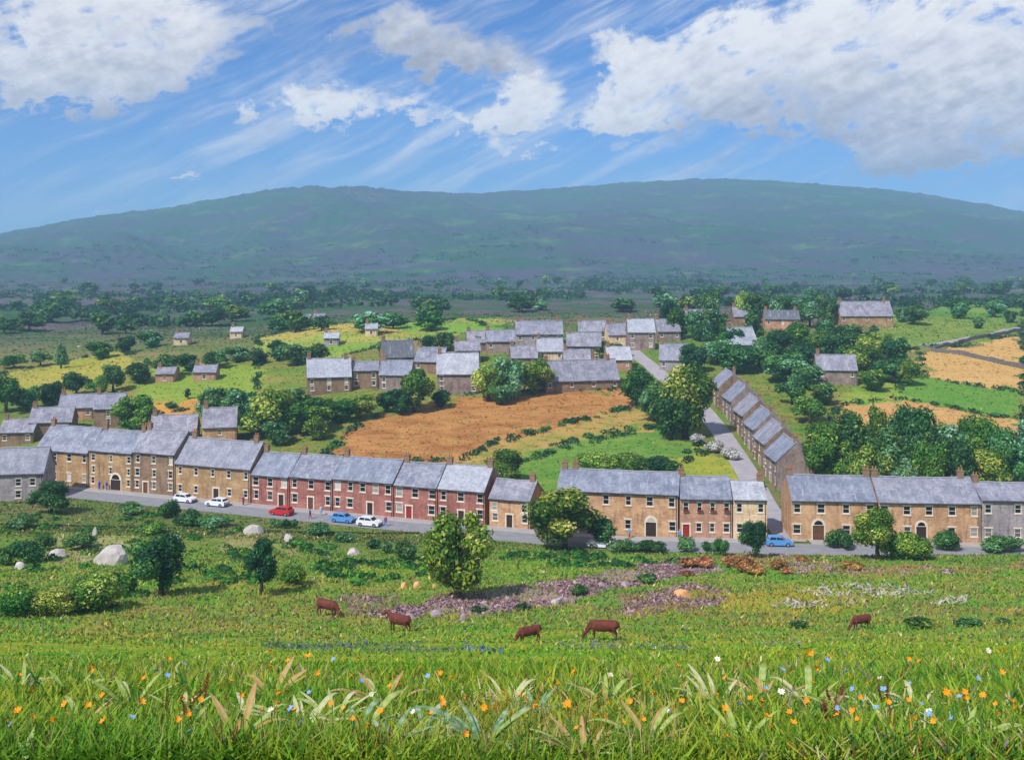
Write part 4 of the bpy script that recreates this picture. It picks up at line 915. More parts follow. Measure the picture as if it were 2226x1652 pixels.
# ------------------------------------------------------------------ grass
def blades(name, X, Y, h, w, col, seed, mat, label, cat, lean=.5, per=1):
    rng = np.random.default_rng(seed); n = len(X); Z = terrain(X, Y) - .02
    a = rng.uniform(0, 6.28, n); side = np.stack([np.cos(a), np.sin(a), 0 * a], -1); la = rng.uniform(0, 6.28, n); le = rng.uniform(.1, 1, n) * lean
    up = np.stack([np.cos(la) * le, np.sin(la) * le, np.ones(n)], -1); P = np.stack([X, Y, Z], -1); h = h[:, None]; w = w[:, None]
    m1 = P + up * h * np.array([.35, .35, .55]); tip = P + up * h * np.array([1, 1, .95])
    V = np.stack([P - side * w * .6, P + side * w * .6, m1 + side * w * .5, m1 - side * w * .5, tip + side * w * .12, tip - side * w * .12], 1).reshape(-1, 3)
    i = np.arange(n)[:, None] * 6; Fq = np.concatenate([i + np.array([0, 1, 2, 3]), i + np.array([3, 2, 4, 5])])
    return tag(obj(name, mesh_np(name, V, Fq, cols=dict(col=np.repeat(col, 6, axis=0)), mat=mat)), label, cat, kind='stuff')
def grass_col(X, Y, rng, acc=.0, cp=.18):
    a, b_, c = ground_cols(X, Y); n = len(X); t = np.clip((fbm(X / 2.2, Y / 3.5, 91, 3) - .5) * 2.6 + .5 + rng.normal(0, .25, n), 0, 1)[:, None]
    col = a * (1 - t) + b_ * t; pick = rng.random(n) < cp; col[pick] = c[pick]; col *= rng.uniform(.72, 1.35, (n, 1))
    if acc:
        pal = np.array([L(q) for q in ((206, 150, 70), (226, 206, 160), (196, 200, 140), (120, 80, 56), (44, 96, 40), (34, 84, 52), (204, 176, 64), (150, 120, 140), (180, 190, 110), (60, 124, 50))])
        m = (rng.random(n) < acc) & (fbm(X / 4, Y / 6, 97, 3) > .45); col[m] = pal[rng.integers(0, len(pal), m.sum())]
    return np.clip(col, 0, .8)
_pz = np.where(_gy < 150, np.interp(_gy, _ny, _nz), 2.6 * (1 - sstep(_gy, 150, 166))); prof_y = HY + (EYE - _pz) / _gy * F
pal_ok = _gy < 172
def scatter(n, y0, y1, rng, hw=.5):
    yy = rng.uniform(y0, y1, n); o = np.argsort(prof_y[pal_ok]); Y = np.interp(yy, prof_y[pal_ok][o], _gy[pal_ok][o]); X = rng.uniform(-hw, hw, n) * Y; return X, Y
X, Y = scatter(70000, 1390, 1700, rng)
fade = np.interp(Y, [0, 8, 14, 25, 45, 75], [1, 1, .8, .5, .34, .22]) * (.45 + 1.1 * fbm(X / 1.6, Y / 2.4, 131, 3))
blades('meadow_grass', X, Y, rng.uniform(.07, .24, len(X)) * np.clip(Y / 11, .75, 1.6) * fade, .007 + .0013 * Y * rng.uniform(.6, 1.8, len(X)) * fade, grass_col(X, Y, rng, .24), 4, M['grass'], 'bright green meadow grass with ochre and cream blades in the foreground', 'grass', 1.1)
X, Y = scatter(95000, 1130, 1440, rng)
x2 = rng.uniform(-112, 20, 16000); y2 = rng.uniform(162, 208, 16000); X, Y = np.concatenate([X, x2]), np.concatenate([Y, y2])
kk = Y < street(X) - 8.6; X, Y = X[kk], Y[kk]
blades('pasture_grass', X, Y, rng.uniform(.10, .34, len(X)) * np.clip(Y / 90, .5, 1.2), .015 + .00095 * Y * rng.uniform(.5, 1.8, len(X)), grass_col(X, Y, rng, .12), 6, M['dab'], 'tufted pasture grass on the slope below the street', 'grass', 1.5)
# rough growth on the fields behind the street and round the upper village
n = 46000; Y = np.exp(rng.uniform(math.log(186), math.log(520), n)); X = rng.uniform(-.5, .5, n) * Y
kk = (Y > street(X) + 9.5) & (np.abs(X - np.interp(Y, [q[1] for q in LANE], [q[0] for q in LANE])) > 3.2); X, Y = X[kk], Y[kk]
blades('field_growth', X, Y, rng.uniform(.08, .32, len(X)) * np.clip(Y / 260, .7, 1.6), .0012 * Y * rng.uniform(.5, 1.9, len(X)), grass_col(X, Y, rng, .02, .06), 16, M['dab'], 'rough grass and stubble on the fields behind the street', 'grass', 2.2)
X, Y = scatter(2600, 1440, 1690, rng); kk = fbm(X / 2, Y / 2, 171, 3) > .47; X, Y = X[kk], Y[kk]
cl = np.array([L(c) for c in ((176, 150, 92), (206, 190, 140), (132, 96, 66), (190, 176, 110), (150, 160, 80))])[rng.integers(0, 5, len(X))]
blades('dry_stalks', X, Y, rng.uniform(.16, .38, len(X)) * np.clip(Y / 11, .8, 1.3), .003 + .0004 * Y, cl, 24, M['grass'], 'thin dry straw-coloured stalks standing in the foreground meadow', 'dry stalks', .7)
# pale dry grass, right
P_ = [tuple(ground(x, y)[:2]) for x, y in ((1680, 1322), (1730, 1288), (1830, 1268), (1960, 1276), (2115, 1300), (2090, 1318), (1950, 1306), (1800, 1322))]
q = in_poly(P_, 900, rng, 3); cl = np.array([L(c) for c in ((206, 198, 196), (172, 178, 132), (140, 166, 80), (188, 170, 176))])[rng.integers(0, 4, len(q))]
blades('pale_dry_grass', q[:, 0], q[:, 1], rng.uniform(.15, .45, len(q)), rng.uniform(.12, .34, len(q)), cl, 7, M['dab'], 'pale lilac swathe of dry grass on the right slope', 'dry grass', 2.6)
# bluish flower drifts along the foot of the near slope
q = np.concatenate([in_poly([tuple(ground(x, y)[:2]) for x, y in pl], n_, rng, 5) for n_, pl in ((160, ((560, 1392), (800, 1385), (820, 1402), (560, 1408))), (60, ((1000, 1408), (1090, 1412), (1085, 1424), (1000, 1420))), (170, ((1210, 1390), (1500, 1392), (1480, 1412), (1230, 1410))), (90, ((1640, 1392), (1760, 1396), (1740, 1408), (1640, 1404))))])
cl = np.array([L(c) for c in ((92, 108, 150), (112, 122, 150), (84, 104, 110), (96, 140, 60))])[rng.integers(0, 4, len(q))]
blades('bluebell_drift', q[:, 0], q[:, 1], rng.uniform(.1, .24, len(q)), rng.uniform(.06, .18, len(q)), cl, 9, M['dab'], 'thin drifts of blue flowers across the slope under the cows', 'flowers', 1.8)

# ------------------------------------------------------------------ shrubs, rocks and walls on the slope
for lb, x, ba, tp, w, lf in (('low dark gorse bush on the mauve heather, right one', 1405, 1268, 1240, 44, 'leafd'), ('low dark gorse bush on the mauve heather, left one', 1262, 1294, 1266, 40, 'leafd'), ('small gorse bush right of the lone tree foot', 1042, 1332, 1312, 40, 'leafd'), ('second small gorse bush right of the lone tree foot', 1136, 1326, 1306, 34, 'leafd'),
                     ('dark low bush right of the rightmost cow', 1998, 1364, 1336, 70, 'leaf'), ('dark low bush second from the right edge of the slope', 2106, 1362, 1338, 62, 'leafd'), ('small dark bush at the right edge of the slope', 2180, 1356, 1338, 40, 'leafd'), ('low green bush left of the rightmost cow', 1738, 1366, 1346, 52, 'leafd')):
    plant(lb, x, ba, tp, w, lf, 'small', 'bush', 'shrub', 'shrub', None, 0)
for i, (x, ba, tp, w) in enumerate(((1498, 1232, 1204, 50), (1528, 1234, 1202, 46), (1492, 1250, 1236, 34), (1588, 1232, 1198, 40), (1618, 1242, 1198, 54), (1640, 1250, 1222, 40), (1694, 1238, 1206, 38), (1708, 1248, 1228, 34), (1742, 1220, 1202, 30), (1852, 1238, 1214, 56))):
    plant('clump of rusty orange bracken, %s in its row, below the lane corner' % ORD[i] if i < 8 else ('small clump of brown bracken at the road edge on the right', 'large clump of brown bracken on the right below the road')[i - 8], x, ba, tp, w, 'bracken', 'small', 'bush', 'bracken', 'bracken', 'orange bracken clumps' if i < 8 else 'brown bracken clumps', 0)
def rock_mesh(seed):
    r = random.Random(seed); bm = bmesh.new(); bmesh.ops.create_icosphere(bm, subdivisions=3, radius=1)
    pl = [(Vector((r.uniform(-1, 1), r.uniform(-1, 1), r.uniform(-.3, 1))).normalized(), r.uniform(.55, .85)) for _ in range(11)]
    for v in bm.verts:
        for nrm, d in pl:
            t = v.co.dot(nrm)
            if t > d: v.co -= nrm * (t - d) * .92
        v.co *= 1 + r.uniform(-.025, .025)
    m = bpy.data.meshes.new('boulder'); bm.to_mesh(m); bm.free(); m.materials.append(M['rock']); return m
ROCK = [rock_mesh(s) for s in range(5)]
for i, (lb, x, ba, hpx, w, mt) in enumerate((
        ('large pale flat-topped boulder in the left pasture', 243, 1224, 48, 72, 'rock'), ('grey boulder left of the large pale boulder', 124, 1212, 22, 42, 'rock'), ('small pale rock at the left near the frame edge', 42, 1236, 16, 24, 'rock'), ('small white rock above the large pale boulder', 206, 1164, 20, 12, 'rock'),
        ('pale rock beside the road left of the small dark shrubs', 552, 1160, 22, 42, 'rock'), ('pale rock under the small dark roadside shrubs', 626, 1176, 20, 20, 'rock'), ('white topped rock in the grass left of the dark rounded bush', 770, 1206, 18, 30, 'rock'), ('tiny pale rock in the pasture below the lower tan house', 388, 1170, 8, 18, 'rock'),
        ('mauve rock just right of the second cow', 890, 1344, 12, 28, 'rock2'), ('mauve rock left of the lone tree foot', 948, 1338, 16, 26, 'rock2'), ('mauve rock right of the lone tree foot', 1054, 1318, 16, 24, 'rock2'), ('second mauve rock right of the lone tree foot', 1078, 1326, 12, 20, 'rock2'), ('white edged rock in the middle of the heather', 1208, 1314, 16, 34, 'rock'), ('mauve rock at the upper end of the heather', 1306, 1278, 14, 24, 'rock2'), ('topmost mauve rock in the heather', 1358, 1276, 14, 26, 'rock2'), ('upright mauve rock below the lone tree', 1006, 1350, 22, 14, 'rock2'),
        ('peach coloured stone in the pasture, left of three', 878, 1278, 15, 15, 'peach'), ('peach coloured stone in the pasture, middle of three', 906, 1278, 15, 15, 'peach'), ('peach coloured stone in the pasture by the lone tree', 944, 1278, 11, 9, 'peach'), ('curved peach coloured stone right of the heather', 1484, 1298, 20, 38, 'peach'))):
    if mt == 'peach' and 'peach' not in M: M['peach'] = mat_simple('peach_sandstone', (222, 166, 112), .9, .2, 1.2, bump=.5)
    p = ground(x, ba); w_ = w / F * p.y; h_ = hpx / F * p.y
    o = tag(obj('boulder', ROCK[i % 5], None, (p.x, p.y, p.z + h_ * .3), i * 1.7, (w_ * .55, w_ * .5, h_ * .72)), lb, 'boulder')
    o.material_slots[0].link = 'OBJECT'; o.material_slots[0].material = M[mt]
def dry_wall(label, pts, h=1.3, t=.6):
    P = [ground(x, y) for x, y in pts]; mb = MB(); rr = random.Random(4); ctr = P[0]
    mesh_pts = []
    for a, b_ in zip(P[:-1], P[1:]):
        n = max(int((b_ - a).length / 1.2), 1)
        for i in range(n): mesh_pts.append(a.lerp(b_, i / n))
    mesh_pts.append(P[-1])
    for a, b_ in zip(mesh_pts[:-1], mesh_pts[1:]):
        d = (b_ - a); d.z = 0; d.normalize(); s = Vector((-d.y, d.x, 0)) * t / 2; za, zb = tz(a.x, a.y), tz(b_.x, b_.y); hh = h * rr.uniform(.85, 1.12)
        q = [Vector((a.x, a.y, za - .4)) - s, Vector((b_.x, b_.y, zb - .4)) - s, Vector((b_.x, b_.y, zb - .4)) + s, Vector((a.x, a.y, za - .4)) + s]
        tp = [v + Vector((0, 0, hh + .4)) for v in q]
        mb.poly(tp); mb.poly([q[0], q[1], tp[1], tp[0]]); mb.poly([q[2], q[3], tp[3], tp[2]]); mb.poly([q[1], q[2], tp[2], tp[1]]); mb.poly([q[3], q[0], tp[0], tp[3]])
    return tag(obj('dry_stone_wall', mb.mesh('dry_stone_wall', M['wall'])), label, 'wall')
dry_wall('dark dry stone wall slanting down across the peach field at right', [(2024, 764), (2100, 774), (2160, 788), (2240, 806)])
dry_wall('dry stone wall along the top of the peach field at right', [(2030, 760), (2090, 746), (2160, 732), (2240, 718)], 1.1)
ribbon('path', [tuple(ground(x, y)[:2]) for x, y in ((2000, 752), (2090, 740), (2160, 727), (2240, 712))], 3.0, M['lane'], .15)

# ------------------------------------------------------------------ foreground flowers
def petal_head(seed, r, np_, mat, mat2, cup=.25):
    rr = random.Random(seed); mb = MB()
    for i in range(np_):
        a = 2 * math.pi * i / np_ + rr.uniform(-.15, .15); c, s = math.cos(a), math.sin(a); rl = r * rr.uniform(.85, 1.15); wd = r * 1.15 * math.pi / np_
        def q(u, v, z): return (c * u - s * v, s * u + c * v, z)
        mb.poly([q(r * .1, 0, 0), q(rl * .55, -wd * .6, cup * r * .5), q(rl, -wd * .3, cup * r), q(rl * 1.04, wd * .25, cup * r * .9), q(rl * .55, wd * .6, cup * r * .5)])
    mb.ball((0, 0, r * .06), (r * .24, r * .24, r * .16), 8, 4, 1)
    return mb.mesh('flower_head', [mat, mat2])
def stem_mesh(seed, h):
    rr = random.Random(seed); dx = rr.uniform(-.05, .05); mb = MB(); mb.tube([(0, 0, -.03), (dx * .4, dx * .2, h * .5), (dx, dx * .5, h)], [.004, .0032, .0025], 5)
    for i in range(3):
        a = rr.uniform(0, 6.28); z = h * rr.uniform(.1, .5); l = h * .3; c, s = math.cos(a), math.sin(a)
        mb.poly([(0, 0, z), (c * l * .5 - s * .008, s * l * .5 + c * .008, z + l * .35), (c * l, s * l, z + l * .4), (c * l * .5 + s * .008, s * l * .5 - c * .008, z + l * .35)])
    return mb.mesh('stem', M['stalk']), (dx, dx * .5, h)
M['stalk'] = mat_simple('stalk_green', (84, 124, 44), .7, .2)
M['orange'] = mat_simple('orange_petal', (232, 148, 26), .6, .2, 30); M['blue'] = mat_simple('blue_petal', (120, 160, 226), .6, .2, 30); M['yellow'] = mat_simple('yellow_centre', (214, 168, 40), .7, .1); M['whitep'] = mat_simple('white_petal', (226, 224, 214), .6, .1, 30)
FL = random.Random(12)
OH = [petal_head(s, .023, 7, M['orange'], M['yellow'], .7) for s in range(3)]; BHd = [petal_head(s + 9, .021, 5, M['blue'], M['yellow'], .3) for s in range(3)]; WH = [petal_head(s + 5, .021, 8, M['whitep'], M['yellow'], .2) for s in range(2)]
ST = [stem_mesh(s, .24 + .03 * s) for s in range(4)]
def flower(name, label, group, heads, x, y, sc=1.0):
    p = ground(x, y); st, tip = FL.choice(ST); s = sc * FL.uniform(.85, 1.2) * min(max(p.y / 8.5, .8), 1.5)
    t = thing(name, label, 'flower', (p.x, p.y, p.z), FL.uniform(0, 6.28), group); t.scale = (s, s, s)
    obj('stem', st, t); h = obj('flower_head', FL.choice(heads), t, tip); h.rotation_euler = (FL.uniform(.2, .9) * FL.choice((-1, 1)), FL.uniform(.1, .7) * FL.choice((-1, 1)), FL.uniform(0, 6))
for i in range(120):
    x = FL.uniform(10, 2216); y = 1500 + 185 * FL.random() ** .8
    flower('orange_wildflower', 'small orange wildflower on a thin stalk in the foreground meadow', 'orange wildflowers in the foreground', OH, x, y)
for i in range(46):
    x = FL.choice((FL.uniform(10, 2216), FL.uniform(300, 900), FL.uniform(1750, 2130))); y = 1515 + 165 * FL.random()
    flower('blue_wildflower', 'small pale blue wildflower in the foreground meadow', 'blue wildflowers in the foreground', BHd, x, y, .95)
for i in range(22):
    x = FL.uniform(10, 2216); y = 1510 + 150 * FL.random()
    flower('white_wildflower', 'small white wildflower in the foreground meadow', 'white wildflowers in the foreground', WH, x, y)
# broad pale leaves
def broad_leaf(l, w, curl, seed):
    rr = random.Random(seed); n = 9; V = []; 
    for i in range(n + 1):
        t = i / n; ww = w * math.sin(math.pi * min(t * .93 + .05, 1)) ** .8; y = l * (t - .25 * curl * t * t); z = l * (.9 * t - curl * .85 * t * t) + .01
        for k_, s in enumerate((-1, -.5, 0, .5, 1)): V.append((s * ww, y, z + abs(s) * ww * .35 + (0 if k_ % 2 == 0 else .004)))
    Fq = [(i * 5 + j, i * 5 + j + 1, i * 5 + j + 6, i * 5 + j + 5) for i in range(n) for j in range(4)]
    m = mesh_np('leaf', V, Fq, smooth=True); m.materials.append(M['bl_green']); return m
def mat_broad(name, c, c2, edge):
    m, k, b, out = newmat(name); tc = k.node('ShaderNodeTexCoord'); mp = k.node('ShaderNodeMapping'); k.l.new(tc.outputs['Object'], mp.inputs[0]); mp.inputs['Scale'].default_value = (60, 5, 5)
    n = k.noise(mp.outputs[0], 1.0, 4, .6); n2 = k.noise(tc.outputs['Object'], 9.0, 3)
    col = k.mix(k.smooth(n, .35, .65), lin4(c), lin4(c2)); col = k.mix(k.smooth(n2, .5, .72), col, lin4(edge))
    k.l.new(col, b.inputs['Base Color']); b.inputs['Roughness'].default_value = .5
    tr = k.node('ShaderNodeBsdfTranslucent'); k.l.new(col, tr.inputs[0]); mx = k.node('ShaderNodeMixShader'); mx.inputs[0].default_value = .3
    k.l.new(b.outputs[0], mx.inputs[1]); k.l.new(tr.outputs[0], mx.inputs[2]); k.l.new(mx.outputs[0], out.inputs[0]); return m
M['bl_green'] = mat_broad('broad_leaf_green', (130, 168, 66), (166, 188, 90), (206, 210, 150)); M['bl_cream'] = mat_broad('broad_leaf_cream', (166, 180, 96), (206, 206, 150), (226, 220, 190))
M['bl_peach'] = mat_broad('broad_leaf_peach', (168, 166, 84), (206, 176, 124), (198, 140, 84)); M['bl_blue'] = mat_broad('broad_leaf_bluegreen', (76, 132, 72), (116, 160, 104), (196, 208, 186))
BL = [broad_leaf(l, w, c, i) for i, (l, w, c) in enumerate(((.26, .013, .45), (.32, .016, .7), (.21, .014, .3), (.29, .011, .85)))]
BP = [('pale cream leafed plant at the left edge of the meadow', 70, 1500, 'bl_cream'), ('ochre leafed plant near the left edge of the meadow', 180, 1505, 'bl_green'), ('orange tipped leafy plant at lower left of the meadow', 190, 1570, 'bl_peach'), ('pale green plant below the left pasture', 300, 1520, 'bl_green'), ('pale leafed plant beside the reddish dock spikes', 410, 1525, 'bl_cream'),
      ('tall cream arching leaves in the left middle of the meadow', 545, 1560, 'bl_cream'), ('cream and green plant below the tall arching leaves', 515, 1600, 'bl_peach'), ('white striped plant right of the tall arching leaves', 640, 1555, 'bl_cream'), ('green plant with brown edge above the meadow middle', 620, 1492, 'bl_peach'), ('plant with one white upright leaf', 745, 1530, 'bl_cream'),
      ('blue-green leafed plant with white tips', 800, 1570, 'bl_blue'), ('blue-green leafed plant lower with white edge', 815, 1620, 'bl_blue'), ('plant with brown tipped leaf right of the white leaf', 835, 1510, 'bl_peach'), ('dark blue-green low plant at the bottom middle', 930, 1610, 'bl_blue'), ('white and green striped plant near the bottom middle', 1030, 1600, 'bl_blue'),
      ('large cream arching plant in the centre of the meadow', 1090, 1515, 'bl_cream'), ('blue-green upright plant at the centre of the meadow', 1180, 1510, 'bl_blue'), ('pinkish fan leaved plant at the bottom centre right', 1275, 1640, 'bl_peach'), ('peach tipped plant right of the centre', 1320, 1510, 'bl_peach'), ('pale peach plant below the peach tipped one', 1420, 1615, 'bl_peach'),
      ('broad green leaf plant with orange edge', 1500, 1540, 'bl_peach'), ('cream seeded plant at upper right of the meadow', 1560, 1495, 'bl_cream'), ('ochre upright leaf plant right of the cream seeded one', 1660, 1520, 'bl_peach'), ('pale ochre plant at lower right of centre', 1610, 1590, 'bl_green'), ('pale green plant by the red-brown dock at right', 1740, 1500, 'bl_cream'),
      ('brownish leaf plant at the right of the meadow', 1830, 1560, 'bl_peach'), ('teal leafed plant near the right dock spikes', 1885, 1530, 'bl_blue'), ('pale small plant near the right edge of the meadow', 2010, 1510, 'bl_cream'), ('green broad plant at the bottom right corner', 2120, 1600, 'bl_green'), ('green broad plant at the bottom left corner', 60, 1630, 'bl_green')]
PR = random.Random(31)
for lb, x, y, mt in BP:
    p = ground(x + PR.uniform(-25, 25), y + PR.uniform(5, 60)); s = min(max(p.y / 8.5, .9), 1.6) * PR.uniform(1.05, 1.5); t = thing('broad_leaved_plant', lb, 'plant', p, PR.uniform(0, 6.28)); t.scale = (s, s, s)
    for i in range(PR.randint(10, 14)):
        o = obj('leaf', PR.choice(BL), t, (PR.uniform(-.02, .02), PR.uniform(-.02, .02), 0), i * 2.4 + PR.uniform(-.4, .4)); o.scale = [PR.uniform(.75, 1.25)] * 3
        o.material_slots[0].link = 'OBJECT'; o.material_slots[0].material = M[mt] if PR.random() < .75 else M['bl_green']
# dock spikes
M['dock'] = mat_simple('dock_seed', (116, 48, 36), .85, .3, 40)
for lb, x, y in (('reddish brown dock spikes at left of the meadow, upper', 436, 1540), ('reddish brown dock spikes at left of the meadow, lower', 415, 1580), ('small reddish dock near the bottom left', 350, 1580), ('dark red dock spikes at the bottom middle', 490, 1660), ('reddish dock at the bottom left of centre', 800, 1665), ('red-brown dock beside the pale green plant at right', 1815, 1545), ('dark red dock spike at the right of the meadow', 1925, 1540), ('reddish dock under the brownish leaf plant', 1800, 1590)):
    p = ground(x, y + 22); t = thing('dock_plant', lb, 'plant', p, PR.uniform(0, 6.28)); s = min(max(p.y / 9, .85), 1.4); t.scale = (s, s, s)
    for i in range(4):
        mb = MB(); a = PR.uniform(0, 6.28); dx, dy = math.cos(a) * .07, math.sin(a) * .07; h = PR.uniform(.24, .36); mb.tube([(0, 0, -.02), (dx * .5, dy * .5, h * .5), (dx, dy, h)], [.004, .0035, .002], 5)
        for j in range(26):
            q = .45 + .55 * j / 26; b = PR.uniform(0, 6.28); r_ = .016 * (1.15 - q * .7); c_ = (dx * q + math.cos(b) * r_, dy * q + math.sin(b) * r_, h * q + PR.uniform(-.01, .01)); e = .008
            mb.poly([(c_[0] - e, c_[1], c_[2]), (c_[0], c_[1] - e, c_[2] + e * .5), (c_[0] + e, c_[1], c_[2] + e), (c_[0], c_[1] + e, c_[2])])
        obj('seed_spike', mb.mesh('seed_spike', M['dock']), t)
    for i in range(2): o = obj('leaf', BL[1], t, (0, 0, 0), i * 2.5)

# ------------------------------------------------------------------ cattle
def remeshed(name, mb, mats, voxel):
    me = mb.mesh(name, mats); o = bpy.data.objects.new('tmp', me); COL.objects.link(o)
    md = o.modifiers.new('r', 'REMESH'); md.mode = 'VOXEL'; md.voxel_size = voxel; md.use_smooth_shade = True
    sm = o.modifiers.new('s', 'SMOOTH'); sm.factor = .5; sm.iterations = 3
    dg = bpy.context.evaluated_depsgraph_get(); r = bpy.data.meshes.new_from_object(o.evaluated_get(dg)); bpy.data.objects.remove(o)
    r.name = name; r.materials.clear()
    for m_ in (mats if isinstance(mats, (list, tuple)) else [mats]): r.materials.append(m_)
    r.polygons.foreach_set('use_smooth', [True] * len(r.polygons)); return r
def cow_mesh(graze):
    mb = MB()
    mb.tube([(-1.0, 0, 1.16), (-.92, 0, 1.14), (-.6, 0, 1.08), (-.1, 0, 1.0), (.4, 0, 1.0), (.72, 0, 1.06), (.88, 0, 1.12)], [(.14, .2), (.24, .28), (.31, .35), (.34, .40), (.31, .40), (.25, .36), (.14, .24)], 14)
    hd = (1.28, .38) if graze else (1.25, 1.32)
    mb.tube([(.72, 0, 1.12), (.98, 0, (1.12 + hd[1]) / 2 + .1), (hd[0] - .05, 0, hd[1] + .12)], [(.19, .28), (.14, .2), (.11, .15)], 12)
    mz = (hd[0] + .22, hd[1] - .3) if graze else (hd[0] + .42, hd[1] - .22)
    mb.tube([(hd[0] - .1, 0, hd[1] + .16), (hd[0], 0, hd[1] + .06), ((hd[0] + mz[0]) / 2, 0, (hd[1] + mz[1]) / 2), (mz[0], 0, mz[1])], [(.1, .1), (.13, .15), (.1, .12), (.085, .085)], 10)
    for s in (-1, 1):
        mb.tube([(hd[0] - .06, s * .1, hd[1] + .14), (hd[0] - .1, s * .27, hd[1] + .12)], [(.035, .06), (.02, .03)], 6)
        mb.tube([(.62, s * .17, 1.0), (.64, s * .17, .62), (.62, s * .17, .36), (.63, s * .17, .08), (.67, s * .17, .0)], [(.13, .17), .085, .06, .05, .065], 8)
        mb.tube([(-.78, s * .17, 1.12), (-.70, s * .19, .76), (-.88, s * .18, .46), (-.82, s * .18, .1), (-.78, s * .18, 0)], [(.16, .24), (.11, .14), .062, .05, .065], 8)
    mb.tube([(-1.0, 0, 1.3), (-1.1, 0, 1.1), (-1.1, 0, .6)], [.045, .03, .035], 6)
    mb.ball((-.5, 0, .66), (.15, .13, .12), 8, 6)
    return remeshed('body', mb, M['cow'], .035)
COWM = [cow_mesh(True), cow_mesh(False)]
def cow(label, x, base, lpx, face, graze, z=0):
    p = ground(x, base); s = lpx / F * p.y / 2.3
    t = thing('cow', label, 'cow', (p.x, p.y, p.z - .03), face, 'brown cows grazing on the slope'); t.scale = (s, s, s)
    obj('body', COWM[0 if graze else 1], t)
    hd = (1.28, .38) if graze else (1.25, 1.32); mb = MB()
    mz = (hd[0] + .22, hd[1] - .3) if graze else (hd[0] + .42, hd[1] - .22)
    mb.ball((mz[0] + .01, 0, mz[1]), (.085, .085, .07), 8, 6); obj('muzzle', mb.mesh('muzzle', M['cowp'], True), t)
    mb = MB(); mb.ball((-.5, 0, .58), (.12, .11, .1), 8, 6)
    for sx in (-.05, .05):
        for sy in (-.05, .05): mb.tube([(-.5 + sx, sy, .52), (-.5 + sx, sy, .44)], [.018, .013], 5)
    obj('udder', mb.mesh('udder', M['cowp'], True), t)
    for s_ in (-1, 1): mb = MB(); mb.tube([(hd[0] - .06, s_ * .07, hd[1] + .2), (hd[0] - .02, s_ * .16, hd[1] + .27), (hd[0] + .05, s_ * .17, hd[1] + .36)], [.025, .02, .006], 6); obj('horn', mb.mesh('horn', M['horn'], True), t)
cow('leftmost brown cow, grazing above the second one', 712, 1340, 62, R(-28), True)
cow('second brown cow from the left, standing with head up', 868, 1374, 66, R(150), False)
cow('third brown cow, head down in the grass at the middle', 1150, 1397, 62, R(206), True)
cow('fourth brown cow, grazing right of the middle with head low', 1312, 1391, 74, R(170), True)
cow('rightmost brown cow, small under the pale dry grass', 1872, 1368, 54, R(200), True)

# ------------------------------------------------------------------ cars
CAR_PROF = [(-1.98, .42), (-2.0, .72), (-1.9, .92), (-1.72, .98), (-1.55, 1.36), (-1.25, 1.47), (.1, 1.46), (.45, 1.38), (1.02, .97), (1.75, .84), (1.98, .68), (2.0, .36), (1.9, .24), (-1.9, .24)]
def car_body(paint):
    mb = MB(); n = len(CAR_PROF); W_ = .84
    def wy(z): return W_ if z < .95 else W_ - (z - .95) * .34
    for s in (-1, 1):
        f_ = [(x, s * wy(z), z) for x, z in CAR_PROF]; b = len(mb.v); mb.v += f_
        low = [0, 1, 2, 3, 8, 9, 10, 11, 12, 13]; up = [3, 4, 5, 6, 7, 8]
        for q in (low, up): mb.f.append(tuple(b + i for i in (q if s < 0 else reversed(q)))); mb.mi.append(0)
    for i in range(n):
        j = (i + 1) % n; mb.f.append((i, j, n + j, n + i)); mb.mi.append(0)
    for s in (-1, 1):   # wheel-arch lips and door sills
        for wx in (-1.22, 1.24):
            pts = [(wx + math.cos(a) * .36, s * (W_ + .01), .32 + math.sin(a) * .36) for a in np.linspace(0, math.pi, 9)]; mb.tube(pts, .035, 6)
        mb.box(-.8, .82, s * (W_ + .015) - .02, s * (W_ + .015) + .02, .24, .32)
    return mb.mesh('body', paint)
def quadpart(name, pts, mat, th=.012):
    mb = MB(); a, b, c, d = [Vector(p) for p in pts]; nrm = (b - a).cross(d - a).normalized() * th
    q = [p + nrm for p in (a, b, c, d)]; mb.poly(q); o = (a, b, c, d)
    for i in range(4): mb.poly([o[i], o[(i + 1) % 4], q[(i + 1) % 4], q[i]])
    return mb.mesh(name, mat)
_wh = None
